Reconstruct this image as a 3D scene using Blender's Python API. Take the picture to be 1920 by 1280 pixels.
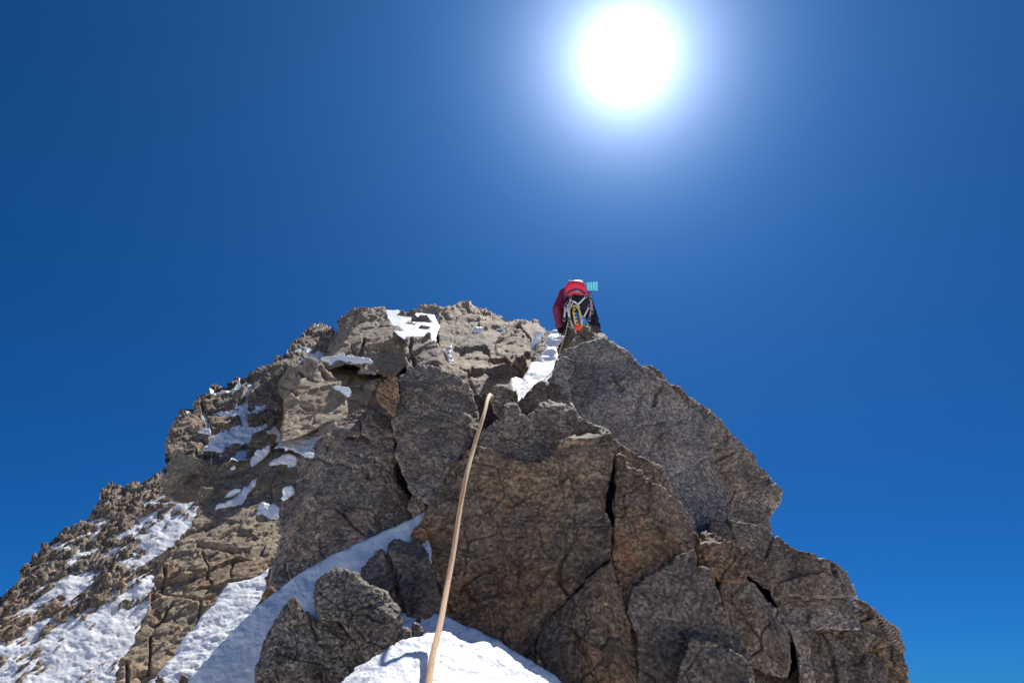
import bpy, bmesh, math, random
import numpy as np
from mathutils import Vector, Matrix

random.seed(7)
for _o in list(bpy.data.objects):
    bpy.data.objects.remove(_o, do_unlink=True)
scene = bpy.context.scene
COL = scene.collection
R = math.radians

# ------------------------------------------------------------------ camera
PITCH = R(27.0)
CAM = np.array([0.0, 0.0, 1.6])
FPX, CX, CY = 1280.0, 960.0, 640.0           # focal length and centre of the photograph, in its pixels
RIGHT = np.array([1.0, 0.0, 0.0])
UP = np.array([0.0, -math.sin(PITCH), math.cos(PITCH)])
FWD = np.array([0.0, math.cos(PITCH), math.sin(PITCH)])
cam_d = bpy.data.cameras.new("camera")
cam_d.lens, cam_d.sensor_width = 24.0, 36.0
cam_d.clip_start, cam_d.clip_end = 0.05, 200000.0
cam = bpy.data.objects.new("camera", cam_d)
cam.location = CAM.tolist()
cam.rotation_euler = (math.pi / 2 + PITCH, 0, 0)
COL.objects.link(cam)
scene.camera = cam


def ray(x, y):
    """direction through a photo pixel, one metre deep along the lens axis"""
    x, y = np.asarray(x, float), np.asarray(y, float)
    return (RIGHT * ((x - CX) / FPX)[..., None] + UP * ((CY - y) / FPX)[..., None] + FWD)


def at(x, y, z):
    return CAM + ray(x, y) * np.asarray(z, float)[..., None]


# ------------------------------------------------------------------ light
SUN = ray(1175, 108)
SUN = SUN / np.linalg.norm(SUN)
SUN_EL = math.asin(SUN[2])
SUN_AZ = math.atan2(SUN[0], SUN[1])
SKY_STRENGTH, SUN_STRENGTH, EXPOSURE = 0.095, 4.4, 0.6

sun_d = bpy.data.lights.new("sun", 'SUN')
sun_d.energy, sun_d.angle, sun_d.color = SUN_STRENGTH, R(0.53), (1.0, 0.955, 0.89)
sun = bpy.data.objects.new("sun", sun_d)
sun.rotation_euler = Vector(SUN.tolist()).to_track_quat('Z', 'Y').to_euler()
sun.location = (0, 0, 60)
COL.objects.link(sun)

world = bpy.data.worlds.new("World")
scene.world = world
world.use_nodes = True
wt = world.node_tree
wt.nodes.clear()


def wn(kind, **kw):
    n = wt.nodes.new(kind)
    for k, v in kw.items():
        setattr(n, k, v)
    return n


def wmath(op, a, b=None):
    n = wn('ShaderNodeMath', operation=op)
    for i, v in enumerate((a, b)):
        if v is None:
            continue
        if isinstance(v, (int, float)):
            n.inputs[i].default_value = v
        else:
            wt.links.new(v, n.inputs[i])
    return n.outputs[0]


sky = wn('ShaderNodeTexSky', sky_type='NISHITA', sun_disc=False, sun_elevation=SUN_EL, sun_rotation=SUN_AZ,
         altitude=4000.0, air_density=1.0, dust_density=0.3, ozone_density=2.0)
# the deep high-altitude blue: a gain and gamma per channel on the physical sky
sep = wn('ShaderNodeSeparateColor')
wt.links.new(sky.outputs[0], sep.inputs[0])
com = wn('ShaderNodeCombineColor')
for ch, (gain, gam) in enumerate(((0.026, 0.92), (0.300, 0.727), (0.60, 0.83))):
    wt.links.new(wmath('MULTIPLY', wmath('POWER', sep.outputs[ch], gam), gain), com.inputs[ch])
# the sun's own disc and aureole, a function of the angle from the sun only
geo = wn('ShaderNodeTexCoord')
dot = wn('ShaderNodeVectorMath', operation='DOT_PRODUCT')
nrm = wn('ShaderNodeVectorMath', operation='NORMALIZE')
wt.links.new(geo.outputs['Generated'], nrm.inputs[0])
wt.links.new(nrm.outputs[0], dot.inputs[0])
dot.inputs[1].default_value = SUN.tolist()
ang = wmath('MULTIPLY', wmath('ARCCOSINE', wmath('MINIMUM', dot.outputs['Value'], 0.999999)), 180 / math.pi)


def lobe(amp, width, power):
    return wmath('MULTIPLY', wmath('EXPONENT', wmath('MULTIPLY', wmath('POWER', wmath('DIVIDE', ang, width), power), -1.0)), amp)


core = lobe(60.0, 1.6, 2.0)
mid = lobe(28.0, 2.75, 1.0)
wide = lobe(4.2, 14.0, 1.0)
cw = wn('ShaderNodeCombineColor')
for ch, (km, kw_) in enumerate(((0.75, 0.17), (0.85, 0.45), (1.0, 1.0))):
    wt.links.new(wmath('ADD', core, wmath('ADD', wmath('MULTIPLY', mid, km), wmath('MULTIPLY', wide, kw_))), cw.inputs[ch])
addc = wn('ShaderNodeMix', data_type='RGBA', blend_type='ADD')
addc.inputs['Factor'].default_value = 1.0
wt.links.new(com.outputs[0], addc.inputs['A'])
wt.links.new(cw.outputs[0], addc.inputs['B'])
bg = wn('ShaderNodeBackground')
bg.inputs['Strength'].default_value = SKY_STRENGTH
wt.links.new(addc.outputs['Result'], bg.inputs['Color'])
wo = wn('ShaderNodeOutputWorld')
wt.links.new(bg.outputs[0], wo.inputs[0])

scene.view_settings.view_transform = 'Standard'
scene.view_settings.look = 'None'
scene.view_settings.exposure = EXPOSURE
scene.view_settings.gamma = 1.0
scene.view_settings.use_curve_mapping = False

# ------------------------------------------------------------------ noise (numpy)


def _hash(ix, iy, iz, seed):
    h = (ix.astype(np.uint32) * np.uint32(374761393) + iy.astype(np.uint32) * np.uint32(668265263)
         + iz.astype(np.uint32) * np.uint32(2147483647) + np.uint32((seed * 974711 + 12345) & 0xffffffff))
    h = (h ^ (h >> np.uint32(13))) * np.uint32(1274126177)
    h = (h ^ (h >> np.uint32(16))) * np.uint32(2246822519)
    return h ^ (h >> np.uint32(15))


def perlin(p, seed=0):
    i = np.floor(p).astype(np.int64)
    f = (p - i).astype(np.float32)
    w = f * f * f * (f * (f * 6 - 15) + 10)
    out = 0
    for dx in (0, 1):
        for dy in (0, 1):
            for dz in (0, 1):
                h = _hash(i[..., 0] + dx, i[..., 1] + dy, i[..., 2] + dz, seed)
                gx = (h & np.uint32(1023)).astype(np.float32) / 511.5 - 1
                gy = ((h >> np.uint32(10)) & np.uint32(1023)).astype(np.float32) / 511.5 - 1
                gz = ((h >> np.uint32(20)) & np.uint32(1023)).astype(np.float32) / 511.5 - 1
                d = gx * (f[..., 0] - dx) + gy * (f[..., 1] - dy) + gz * (f[..., 2] - dz)
                out = out + d * ((w[..., 0] if dx else 1 - w[..., 0]) * (w[..., 1] if dy else 1 - w[..., 1])
                                 * (w[..., 2] if dz else 1 - w[..., 2]))
    return out


def fbm(p, octaves=4, seed=0, gain=0.5, ridged=False):
    s, a = 0, 1.0
    for k in range(octaves):
        n = perlin(p * (2.03 ** k) + 17.3 * k, seed + k)
        s = s + a * ((0.35 - np.abs(n)) if ridged else n)
        a *= gain
    return s


def cells(p, seed=0):
    """Worley cells: height of a tilted plane per cell, and F2 - F1"""
    i = np.floor(p).astype(np.int64)
    b1 = np.full(p.shape[:-1], 9.0, np.float32)
    b2 = b1.copy()
    hh = np.zeros(p.shape[:-1], np.float32)
    for dx in (-1, 0, 1):
        for dy in (-1, 0, 1):
            for dz in (-1, 0, 1):
                c = [i[..., 0] + dx, i[..., 1] + dy, i[..., 2] + dz]
                h = _hash(*c, seed)
                o = [(((h >> np.uint32(10 * k)) & np.uint32(1023)).astype(np.float32) / 1023.0) for k in range(3)]
                v = [(p[..., k] - c[k] - o[k]).astype(np.float32) for k in range(3)]
                d = v[0] ** 2 + v[1] ** 2 + v[2] ** 2
                h2 = _hash(*c, seed + 91)
                g = [(((h2 >> np.uint32(10 * k)) & np.uint32(1023)).astype(np.float32) / 511.5 - 1) for k in range(3)]
                off = (((h2 >> np.uint32(5)) & np.uint32(255)).astype(np.float32) / 127.5 - 1) * 0.35
                pl = v[0] * g[0] + v[1] * g[1] + v[2] * g[2] + off
                near = d < b1
                b2 = np.where(near, b1, np.minimum(b2, d))
                hh = np.where(near, pl, hh)
                b1 = np.where(near, d, b1)
    return hh, np.sqrt(b2) - np.sqrt(b1)


# ------------------------------------------------------------------ materials


def mat_new(name):
    m = bpy.data.materials.new(name)
    m.use_nodes = True
    return m, m.node_tree, m.node_tree.nodes['Principled BSDF']


def ramp(nt, src, stops):
    n = nt.nodes.new('ShaderNodeValToRGB')
    els = n.color_ramp.elements
    while len(els) < len(stops):
        els.new(0.5)
    for e, (pos, c) in zip(els, stops):
        e.position = pos
        e.color = (*c, 1) if len(c) == 3 else c
    nt.links.new(src, n.inputs[0])
    return n.outputs[0]


def mix(nt, fac, a, b, blend='MIX'):
    n = nt.nodes.new('ShaderNodeMix')
    n.data_type, n.blend_type = 'RGBA', blend
    for key, v in (('Factor', fac), ('A', a), ('B', b)):
        s = n.inputs[key]
        if isinstance(v, (int, float)):
            s.default_value = v
        elif isinstance(v, tuple):
            s.default_value = (*v, 1)
        else:
            nt.links.new(v, s)
    return n.outputs['Result']


def noise(nt, co, scale, detail=4, rough=0.55, dist=0.0):
    n = nt.nodes.new('ShaderNodeTexNoise')
    n.inputs['Scale'].default_value = scale
    n.inputs['Detail'].default_value = detail
    n.inputs['Roughness'].default_value = rough
    n.inputs['Distortion'].default_value = dist
    nt.links.new(co, n.inputs['Vector'])
    return n.outputs['Fac']


def g3(v):
    return (v, v, v)


def rock_mat(name, base, warm, dark, s, speck=0.5, rust=(0.16, 0.085, 0.04), rust_amt=0.5, bump=0.42, vein=0.0, stretch=None):
    """s: scale multiplier (1 = near granite in metres)"""
    m, nt, b = mat_new(name)
    tc = nt.nodes.new('ShaderNodeTexCoord')
    co = tc.outputs['Object']
    if stretch:
        mp = nt.nodes.new('ShaderNodeMapping')
        mp.inputs['Rotation'].default_value = stretch[0]
        mp.inputs['Scale'].default_value = stretch[1]
        nt.links.new(co, mp.inputs['Vector'])
        band = mp.outputs[0]
    else:
        band = co
    big = noise(nt, co, 2.2 * s, 5, 0.6, 0.4)
    mid = noise(nt, band, 6.0 * s, 9, 0.70, 0.2)
    c = mix(nt, ramp(nt, big, [(0.36, g3(0)), (0.62, g3(1))]), base, warm)
    c = mix(nt, ramp(nt, mid, [(0.42, g3(0)), (0.72, g3(0.8))]), c, dark)
    rz = noise(nt, co, 3.0 * s, 8, 0.66, 0.9)
    c = mix(nt, ramp(nt, rz, [(0.49, g3(0)), (0.66, g3(rust_amt))]), c, rust)
    c = mix(nt, ramp(nt, noise(nt, co, 2.9 * s, 6, 0.62, 0.8), [(0.54, g3(0)), (0.70, g3(0.45))]), c, (0.15, 0.105, 0.115))
    # broad weathering and dark run-off stains
    c = mix(nt, 1.0, c, ramp(nt, noise(nt, co, 1.3 * s, 3, 0.5, 0.3), [(0.32, g3(0.88)), (0.52, g3(1.12)), (0.70, g3(1.42))]), 'MULTIPLY')
    ms = nt.nodes.new('ShaderNodeMapping')
    ms.inputs['Scale'].default_value = (5.0 * s, 5.0 * s, 1.1 * s)
    nt.links.new(co, ms.inputs['Vector'])
    c = mix(nt, 1.0, c, ramp(nt, noise(nt, ms.outputs[0], 1.0, 6, 0.6, 0.4), [(0.52, g3(1.0)), (0.68, g3(0.64))]), 'MULTIPLY')
    if vein:
        w = nt.nodes.new('ShaderNodeTexWave')
        w.inputs['Scale'].default_value = 1.1 * s
        w.inputs['Distortion'].default_value = 9.0
        w.inputs['Detail'].default_value = 5.0
        w.inputs['Detail Scale'].default_value = 1.4
        nt.links.new(band, w.inputs['Vector'])
        c = mix(nt, ramp(nt, w.outputs['Fac'], [(0.86, g3(0)), (0.97, g3(vein))]), c, (0.42, 0.34, 0.23))
    # mineral grains: dark mica and pale feldspar
    vo = nt.nodes.new('ShaderNodeTexVoronoi')
    vo.inputs['Scale'].default_value = 135.0 * s
    vo.inputs['Randomness'].default_value = 1.0
    nt.links.new(co, vo.inputs['Vector'])
    sx = nt.nodes.new('ShaderNodeSeparateColor')
    nt.links.new(vo.outputs['Color'], sx.inputs[0])
    gr = noise(nt, co, 85.0 * s, 6, 0.80)
    k = speck
    grain = ramp(nt, sx.outputs[0], [(0.0, g3(1 - 0.85 * k)), (0.30, g3(1 - 0.35 * k)), (0.62, g3(1.0)), (1.0, g3(1 + 1.0 * k))])
    grain2 = ramp(nt, gr, [(0.33, g3(1 - 0.8 * k)), (0.5, g3(1.0)), (0.68, g3(1 + 0.9 * k))])
    c = mix(nt, 1.0, c, grain, 'MULTIPLY')
    c = mix(nt, 1.0, c, grain2, 'MULTIPLY')
    nt.links.new(c, b.inputs['Base Color'])
    b.inputs['Roughness'].default_value = 0.82
    b.inputs['Specular IOR Level'].default_value = 0.35
    bp = nt.nodes.new('ShaderNodeBump')
    bp.inputs['Strength'].default_value = bump
    bp.inputs['Distance'].default_value = 0.008 / s
    h = nt.nodes.new('ShaderNodeMath')
    h.operation = 'ADD'
    nt.links.new(noise(nt, co, 120.0 * s, 6, 0.75), h.inputs[0])
    nt.links.new(noise(nt, band, 34.0 * s, 8, 0.72, 0.0), h.inputs[1])
    nt.links.new(h.outputs[0], bp.inputs['Height'])
    nt.links.new(bp.outputs[0], b.inputs['Normal'])
    return m


def snow_mat(name, s, col=(0.90, 0.92, 0.94), bump=0.35):
    m, nt, b = mat_new(name)
    tc = nt.nodes.new('ShaderNodeTexCoord')
    co = tc.outputs['Object']
    c = mix(nt, noise(nt, co, 5 * s, 4), tuple(v * 0.96 for v in col), col)
    nt.links.new(c, b.inputs['Base Color'])
    b.inputs['Roughness'].default_value = 0.6
    b.inputs['Specular IOR Level'].default_value = 0.25
    b.inputs['Subsurface Weight'].default_value = 0.0
    bp = nt.nodes.new('ShaderNodeBump')
    bp.inputs['Strength'].default_value = bump
    bp.inputs['Distance'].default_value = 0.01 / s
    h = nt.nodes.new('ShaderNodeMath')
    h.operation = 'ADD'
    nt.links.new(noise(nt, co, 24.0 * s, 6, 0.65), h.inputs[0])
    nt.links.new(noise(nt, co, 90.0 * s, 4, 0.7), h.inputs[1])
    nt.links.new(h.outputs[0], bp.inputs['Height'])
    nt.links.new(bp.outputs[0], b.inputs['Normal'])
    return m


def plain_mat(name, col, rough=0.7, weave=0.0, scale=120.0, metal=0.0):
    m, nt, b = mat_new(name)
    tc = nt.nodes.new('ShaderNodeTexCoord')
    n = noise(nt, tc.outputs['Object'], scale, 3, 0.6)
    c = mix(nt, n, tuple(v * 0.82 for v in col), tuple(min(1, v * 1.15) for v in col))
    nt.links.new(c, b.inputs['Base Color'])
    b.inputs['Roughness'].default_value = rough
    b.inputs['Metallic'].default_value = metal
    if weave:
        bp = nt.nodes.new('ShaderNodeBump')
        bp.inputs['Strength'].default_value = weave
        bp.inputs['Distance'].default_value = 0.004
        nt.links.new(noise(nt, tc.outputs['Object'], scale * 0.25, 5, 0.6), bp.inputs['Height'])
        nt.links.new(bp.outputs[0], b.inputs['Normal'])
    return m


FOL = ((0.3, 0.5, 0.2), (1.0, 1.0, 3.2))
M = {
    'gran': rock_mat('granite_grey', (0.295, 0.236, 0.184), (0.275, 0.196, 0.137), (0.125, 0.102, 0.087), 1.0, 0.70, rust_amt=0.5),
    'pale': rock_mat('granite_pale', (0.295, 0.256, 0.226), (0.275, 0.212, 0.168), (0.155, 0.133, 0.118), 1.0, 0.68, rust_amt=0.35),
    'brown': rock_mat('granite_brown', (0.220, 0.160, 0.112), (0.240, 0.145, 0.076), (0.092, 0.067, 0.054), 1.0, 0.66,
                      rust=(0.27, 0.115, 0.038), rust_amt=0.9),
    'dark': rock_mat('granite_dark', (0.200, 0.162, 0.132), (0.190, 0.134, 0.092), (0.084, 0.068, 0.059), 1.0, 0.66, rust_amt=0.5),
    'bould': rock_mat('granite_boulder', (0.25, 0.21, 0.165), (0.225, 0.165, 0.115), (0.075, 0.064, 0.055), 1.5, 0.8, rust_amt=0.4),
    'tan': rock_mat('gneiss_tan', (0.47, 0.365, 0.25), (0.43, 0.30, 0.18), (0.26, 0.20, 0.15), 0.17, 0.34,
                    rust=(0.25, 0.135, 0.05), rust_amt=0.6, bump=0.9, vein=0.6, stretch=FOL),
    'tan2': rock_mat('gneiss_grey', (0.43, 0.335, 0.24), (0.40, 0.285, 0.185), (0.235, 0.185, 0.145), 0.10, 0.34,
                     rust=(0.24, 0.13, 0.055), rust_amt=0.5, bump=0.9, vein=0.4, stretch=FOL),
    'slate': rock_mat('gneiss_dark', (0.36, 0.29, 0.22), (0.40, 0.285, 0.18), (0.17, 0.145, 0.128), 0.10, 0.5, rust_amt=0.5, bump=1.0,
                      stretch=FOL),
    'snow': snow_mat('snow_near', 1.0),
    'snowm': snow_mat('snow_mid', 0.4, bump=0.3),
    'snowf': snow_mat('snow_far', 0.12, bump=0.14),
}

# ------------------------------------------------------------------ object helpers


def tag(o, label=None, cat=None, group=None, kind=None):
    if label:
        o['label'] = label
    if cat:
        o['category'] = cat
    if group:
        o['group'] = group
    if kind:
        o['kind'] = kind
    return o


def empty(name, loc, label=None, cat=None, group=None, kind=None):
    o = bpy.data.objects.new(name, None)
    o.empty_display_size = 0.2
    o.location = [float(v) for v in loc]
    COL.objects.link(o)
    return tag(o, label, cat, group, kind)


def link(name, verts, faces, mat, parent=None, smooth=True, quads=None):
    """verts in world space; the object's origin goes to their centre"""
    verts = np.asarray(verts, float)
    c = verts.mean(0)
    me = bpy.data.meshes.new(name)
    v = (verts - c).astype(np.float32)
    if quads is not None:                       # fast path: N x 4 array and M x 3 array
        q, t = quads
        me.vertices.add(len(v))
        me.vertices.foreach_set('co', v.ravel())
        nl = q.size + t.size
        me.loops.add(nl)
        me.loops.foreach_set('vertex_index', np.concatenate([q.ravel(), t.ravel()]).astype(np.int32))
        me.polygons.add(len(q) + len(t))
        st = np.concatenate([np.arange(len(q)) * 4, q.size + np.arange(len(t)) * 3]).astype(np.int32)
        me.polygons.foreach_set('loop_start', st)
        me.update(calc_edges=True)
        me.validate()
    else:
        me.from_pydata(v.tolist(), [], faces)
        me.update()
    me.polygons.foreach_set('use_smooth', np.full(len(me.polygons), smooth))
    me.materials.append(mat)
    o = bpy.data.objects.new(name, me)
    COL.objects.link(o)
    off = np.array(parent.location) if parent is not None else 0.0
    if parent is not None and parent.parent is not None:
        off = off + np.array(parent.parent.location)
    o.location = (c - off).tolist()
    if parent is not None:
        o.parent = parent
    return o


# ------------------------------------------------------------------ rock and snow bodies


class Plane:
    """a rock plane: through pixel (x, y) at lens depth z, dip theta from the horizontal, facing phi (0 = the camera, + = right)"""

    def __init__(self, x, y, z, theta, phi=0.0):
        t, p = R(theta), R(phi)
        self.n = np.array([math.sin(t) * math.sin(p), -math.sin(t) * math.cos(p), math.cos(t)])
        self.k = float(ray(x, y) @ self.n) * z

    def z(self, x, y):
        d = ray(x, y) @ self.n
        return self.k / np.where(d < -1e-3, d, -1e-3)


def seg_dist(px, py, pts, closed):
    pts = np.asarray(pts, float)
    a = pts if closed else pts[:-1]
    b = np.roll(pts, -1, 0) if closed else pts[1:]
    best = np.full(px.shape, 1e9)
    for (ax, ay), (bx, by) in zip(a, b):
        dx, dy = bx - ax, by - ay
        L = dx * dx + dy * dy + 1e-9
        t = np.clip(((px - ax) * dx + (py - ay) * dy) / L, 0, 1)
        best = np.minimum(best, (px - ax - t * dx) ** 2 + (py - ay - t * dy) ** 2)
    return np.sqrt(best)


def inside(px, py, pts):
    pts = np.asarray(pts, float)
    r = np.zeros(px.shape, bool)
    for (ax, ay), (bx, by) in zip(pts, np.roll(pts, -1, 0)):
        c = (ay > py) != (by > py)
        with np.errstate(divide='ignore', invalid='ignore'):
            xi = (bx - ax) * (py - ay) / (by - ay) + ax
        r ^= c & (px < xi)
    return r


SEED = [11]
UNIT = 100.0 / FPX


def body(name, outline, planes, mat, parent=None, thick=None, step=1.7, edge=8.0, edge_k=1.3, warp=3.0,
         amp=(8.0, 5.0, 2.2, 1.2), sizes=(90.0, 60.0, 22.0), cracks=(), cell_crack=2.5, bumps=(), smoothmax=3.0,
         level=None, aniso=None, kind='rock', post=None):
    """A solid: the outline in photo pixels is stood at its own depth on one or more planes (their intersection is convex),
    edges are rounded, the face is broken up by 3-D noise and the body is carried back by `thick` metres and closed.
    amp / sizes / edge / cracks are in photo pixels at the body's own distance."""
    SEED[0] += 7
    seed = SEED[0]
    o = np.asarray(outline, float)
    x0, y0 = o.min(0) - 4 * step
    x1, y1 = o.max(0) + 4 * step
    gx = np.arange(x0, x1 + step, step)
    gy = np.arange(y0, y1 + step, step)
    X, Y = np.meshgrid(gx, gy)
    c3 = np.stack([X, Y, np.zeros_like(X)], -1)
    if warp:
        WX = X + warp * fbm(c3 / 26.0, 4, seed, 0.6)
        WY = Y + warp * fbm(c3 / 26.0 + 50, 4, seed + 3, 0.6)
    else:
        WX, WY = X, Y
    d = seg_dist(WX, WY, o, True)
    d = np.where(inside(WX, WY, o), d, -d)
    # snap the outer ring to the outline
    gyv, gxv = np.gradient(d, step)
    g2 = np.maximum(gxv ** 2 + gyv ** 2, 0.15)
    out = d < 0
    X = np.where(out, X - np.clip(d, -2 * step, 0) * gxv / g2, X)
    Y = np.where(out, Y - np.clip(d, -2 * step, 0) * gyv / g2, Y)
    ok = d > -1.05 * step
    dpos = np.maximum(d, 0)
    # convex front: the farthest of the planes
    if callable(planes):
        Z = planes(X, Y)
        n0 = None
    else:
        Z = planes[0].z(X, Y)
        n0 = planes[0].n
        for pl in planes[1:]:
            z2 = pl.z(X, Y)
            kk = smoothmax * Z / FPX
            dd = z2 - Z
            Z = 0.5 * (z2 + Z + np.sqrt(dd * dd + kk * kk))
    Zm = float(np.median(Z[d > 0])) if (d > 0).any() else float(np.median(Z))
    pxm = Zm / FPX                                  # metres per photo pixel at this body
    for bx, by, br, bh in bumps:                    # broad swells, px
        q = ((X - bx) ** 2 + (Y - by) ** 2) / (br * br)
        Z = Z - bh * pxm * np.exp(-q)
    if edge:
        t = np.clip(1 - dpos / edge, 0, 1)
        Z = Z + edge * edge_k * pxm * (1 - np.sqrt(np.maximum(0, 1 - t * t)))
    P = at(X, Y, Z)
    # normals of the base surface
    du = np.gradient(P, axis=1)
    dv = np.gradient(P, axis=0)
    N = np.cross(dv, du)
    N /= np.maximum(np.linalg.norm(N, axis=-1, keepdims=True), 1e-9)
    if n0 is not None:
        N = N * 0.5 + n0 * 0.9
        N /= np.linalg.norm(N, axis=-1, keepdims=True)
    sel = ok
    p = P[sel] / pxm
    if aniso is not None:
        p = p @ np.asarray(aniso).T
    D = np.zeros(len(p), np.float32)
    if kind == 'rock':
        q = p + 9.0 * np.stack([fbm(p / 45.0, 2, seed + s) for s in (31, 37, 41)], -1)
        D += amp[0] * fbm(p / sizes[0], 3, seed + 1) * 1.6
        h, f = cells(q / sizes[1], seed + 5)
        D += amp[1] * 1.1 * h
        msk = np.clip(0.25 + 2.2 * fbm(p / (sizes[1] * 1.3) + 5.0, 2, seed + 71), 0, 1)
        D -= 2.6 * cell_crack * msk * np.exp(-(f * sizes[1] / 2.6) ** 2)
        h, f = cells(q / sizes[2], seed + 9)
        D += amp[2] * 1.1 * h - cell_crack * 0.2 * np.exp(-(f * sizes[2] / 2.0) ** 2)
        rim = 1.0 + 2.0 * np.clip(1 - dpos[sel] / max(edge * 1.6, 1e-3), 0, 1)
        D += amp[3] * 2.0 * rim * fbm(p / 9.0, 3, seed + 13, 0.6)
        D += amp[3] * 0.7 * rim * fbm(p / 22.0, 3, seed + 17, 0.6, True)
    else:                                           # snow: soft swells and a few wind ripples
        D += amp[0] * fbm(p / sizes[0], 3, seed + 1)
        D += amp[1] * fbm(p / sizes[1], 3, seed + 5)
        D += amp[2] * fbm(p / sizes[2], 2, seed + 9)
    for pts, w, dep in cracks:
        cd = seg_dist(WX[sel], WY[sel], pts, False)
        D -= 1.7 * dep * np.clip(1.35 - cd / (1.15 * w), 0, 1) ** 0.8
    if level is not None:
        D += level(X[sel], Y[sel])
    Pd = P.copy()
    Pd[sel] += N[sel] * (D * pxm)[:, None]
    if post is not None:
        Pd = post(Pd, X, Y, d, pxm)
    # faces
    q_ok = ok[:-1, :-1] & ok[1:, :-1] & ok[1:, 1:] & ok[:-1, 1:]
    anyin = (d[:-1, :-1] > 0) | (d[1:, :-1] > 0) | (d[1:, 1:] > 0) | (d[:-1, 1:] > 0)
    q_ok &= anyin
    rr, cc = np.nonzero(q_ok)
    W = X.shape[1]
    quads = np.stack([rr * W + cc, (rr + 1) * W + cc, (rr + 1) * W + cc + 1, rr * W + cc + 1], 1)
    used, inv = np.unique(quads.ravel(), return_inverse=True)
    quads = inv.reshape(-1, 4)
    V = Pd.reshape(-1, 3)[used]
    # boundary edges -> side wall carried back, then a closing cap
    e = np.concatenate([quads[:, [0, 1]], quads[:, [1, 2]], quads[:, [2, 3]], quads[:, [3, 0]]])
    key = e[:, 0].astype(np.int64) * len(V) + e[:, 1]
    rev = e[:, 1].astype(np.int64) * len(V) + e[:, 0]
    be = e[~np.isin(key, rev)]
    bv = np.unique(be.ravel())
    cen = V.mean(0)
    back = cen - CAM
    back = back / np.linalg.norm(back)
    if thick is None:
        thick = 0.35 * Zm
    remap = np.full(len(V), -1)
    remap[bv] = np.arange(len(bv))
    rings = []
    steps = ((0.06, 1.0), (0.16, 0.985), (0.3, 0.96), (0.48, 0.93), (0.7, 0.89), (1.0, 0.82))
    for t, sh in steps:
        base = cen + (V[bv] - cen) * sh + back * thick * t
        q = base / pxm
        wob = np.stack([fbm(q / 34.0, 3, seed + k_) for k_ in (81, 83, 87)], -1)
        h_, _f = cells(q / 60.0, seed + 89)
        lat = V[bv] - cen
        lat /= np.maximum(np.linalg.norm(lat, axis=1, keepdims=True), 1e-9)
        g_ = min(1, t * 6) * (1.0 if kind == 'rock' else 0.3)
        base = base - lat * (np.abs(h_)[:, None] * 12 + 5) * pxm * g_ + wob * 5 * pxm * g_ * np.array([1, 1, .6])
        rings.append(base)
    n0_ = len(V)
    V2 = np.concatenate([V] + rings + [(cen + back * thick)[None]])
    a, b = be[:, 0], be[:, 1]
    ra, rb = remap[a] + n0_, remap[b] + n0_
    m = len(bv)
    Q = [quads, np.stack([b, a, ra, rb], 1)]
    for r_ in range(len(steps) - 1):
        Q.append(np.stack([rb + r_ * m, ra + r_ * m, ra + (r_ + 1) * m, rb + (r_ + 1) * m], 1))
    top = (len(steps) - 1) * m
    T = np.stack([rb + top, ra + top, np.full(len(a), len(V2) - 1)], 1)
    return link(name, V2, None, mat, parent, True, quads=(np.concatenate(Q), T))


# ================================================================== SETTING
# ---- the ground: snow round the camera falling away to a glacier valley far below, out to the horizon
def ground():
    rad = np.concatenate([[0.05], np.geomspace(0.3, 60, 60), np.geomspace(75, 60000, 50)])
    na = 144
    th = np.linspace(0, 2 * math.pi, na, endpoint=False)
    Rr, T = np.meshgrid(rad, th, indexing='ij')
    X, Y = Rr * np.sin(T), Rr * np.cos(T)
    side = np.abs(X)
    H = 1.6 - 0.75 - 0.16 * np.maximum(side - 0.4, 0) - 0.10 * np.maximum(-Y, 0)
    H = np.minimum(H, 1.6 - 1.0)
    far = np.maximum(Rr - 14, 0)
    H = H - np.where(Y < 0, 0.62 - 0.37 * np.clip(-Y / np.maximum(Rr, 0.1), 0, 1), 0.62) * far
    p = np.stack([X, Y, np.zeros_like(X)], -1)
    H = H + 0.10 * fbm(p / 1.5, 3, 3) * np.clip(Rr / 3, 0, 1)
    valley = -700 + 120 * fbm(p / 2500.0, 4, 8)
    H = np.maximum(H + 6 * fbm(p / 60.0, 4, 6) * np.clip((Rr - 14) / 40, 0, 1), valley)
    V = np.stack([X, Y, H], -1).reshape(-1, 3)
    i = np.arange(len(rad) - 1)[:, None] * na
    j = np.arange(na)[None]
    q = np.stack([i + j, i + (j + 1) % na, i + na + (j + 1) % na, i + na + j], -1).reshape(-1, 4)[:, ::-1]
    o = link('snow_ground', V, None, M['snowf'], None, True, quads=(q, np.zeros((0, 3), int)))
    tag(o, 'white snow ground falling away below the ridge', None, None, 'structure')


ground()

# ---- the far side of the mountain, left: one ridge with its rock faces as parts
SP = Plane(785, 640, 19.0, 33, 8)                   # the snow below the summit
RP = Plane(300, 1280, 7.0, 39, 10)                  # the common dip of the ridge
FP = Plane(290, 1100, float(RP.z(290, 1100)) * 3.3, 40, 14)                # the lower flank, farther left


def rz(k, pl=RP, wob=0.0):
    return lambda X, Y: pl.z(X, Y) * k


ridge = empty('rock_ridge', at(420, 1300, 9.0), 'tan alpine rock ridge rising on the left to the summit', None, None, 'structure')
flank = empty('snowy_flank', at(60, 1300, 16.0), 'dark rocky flank streaked with snow, far left', None, None, 'structure')

def fol(v, k):
    v = np.array(v, float)
    v /= np.linalg.norm(v)
    return np.eye(3) - k * np.outer(v, v)


FAR = dict(step=1.6, aniso=fol((0.35, 0.75, 0.6), 0.55), amp=(7.0, 7.5, 1.5, 0.8), sizes=(80.0, 70.0, 17.0), cell_crack=2.4, edge=5, warp=4.0)

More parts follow.
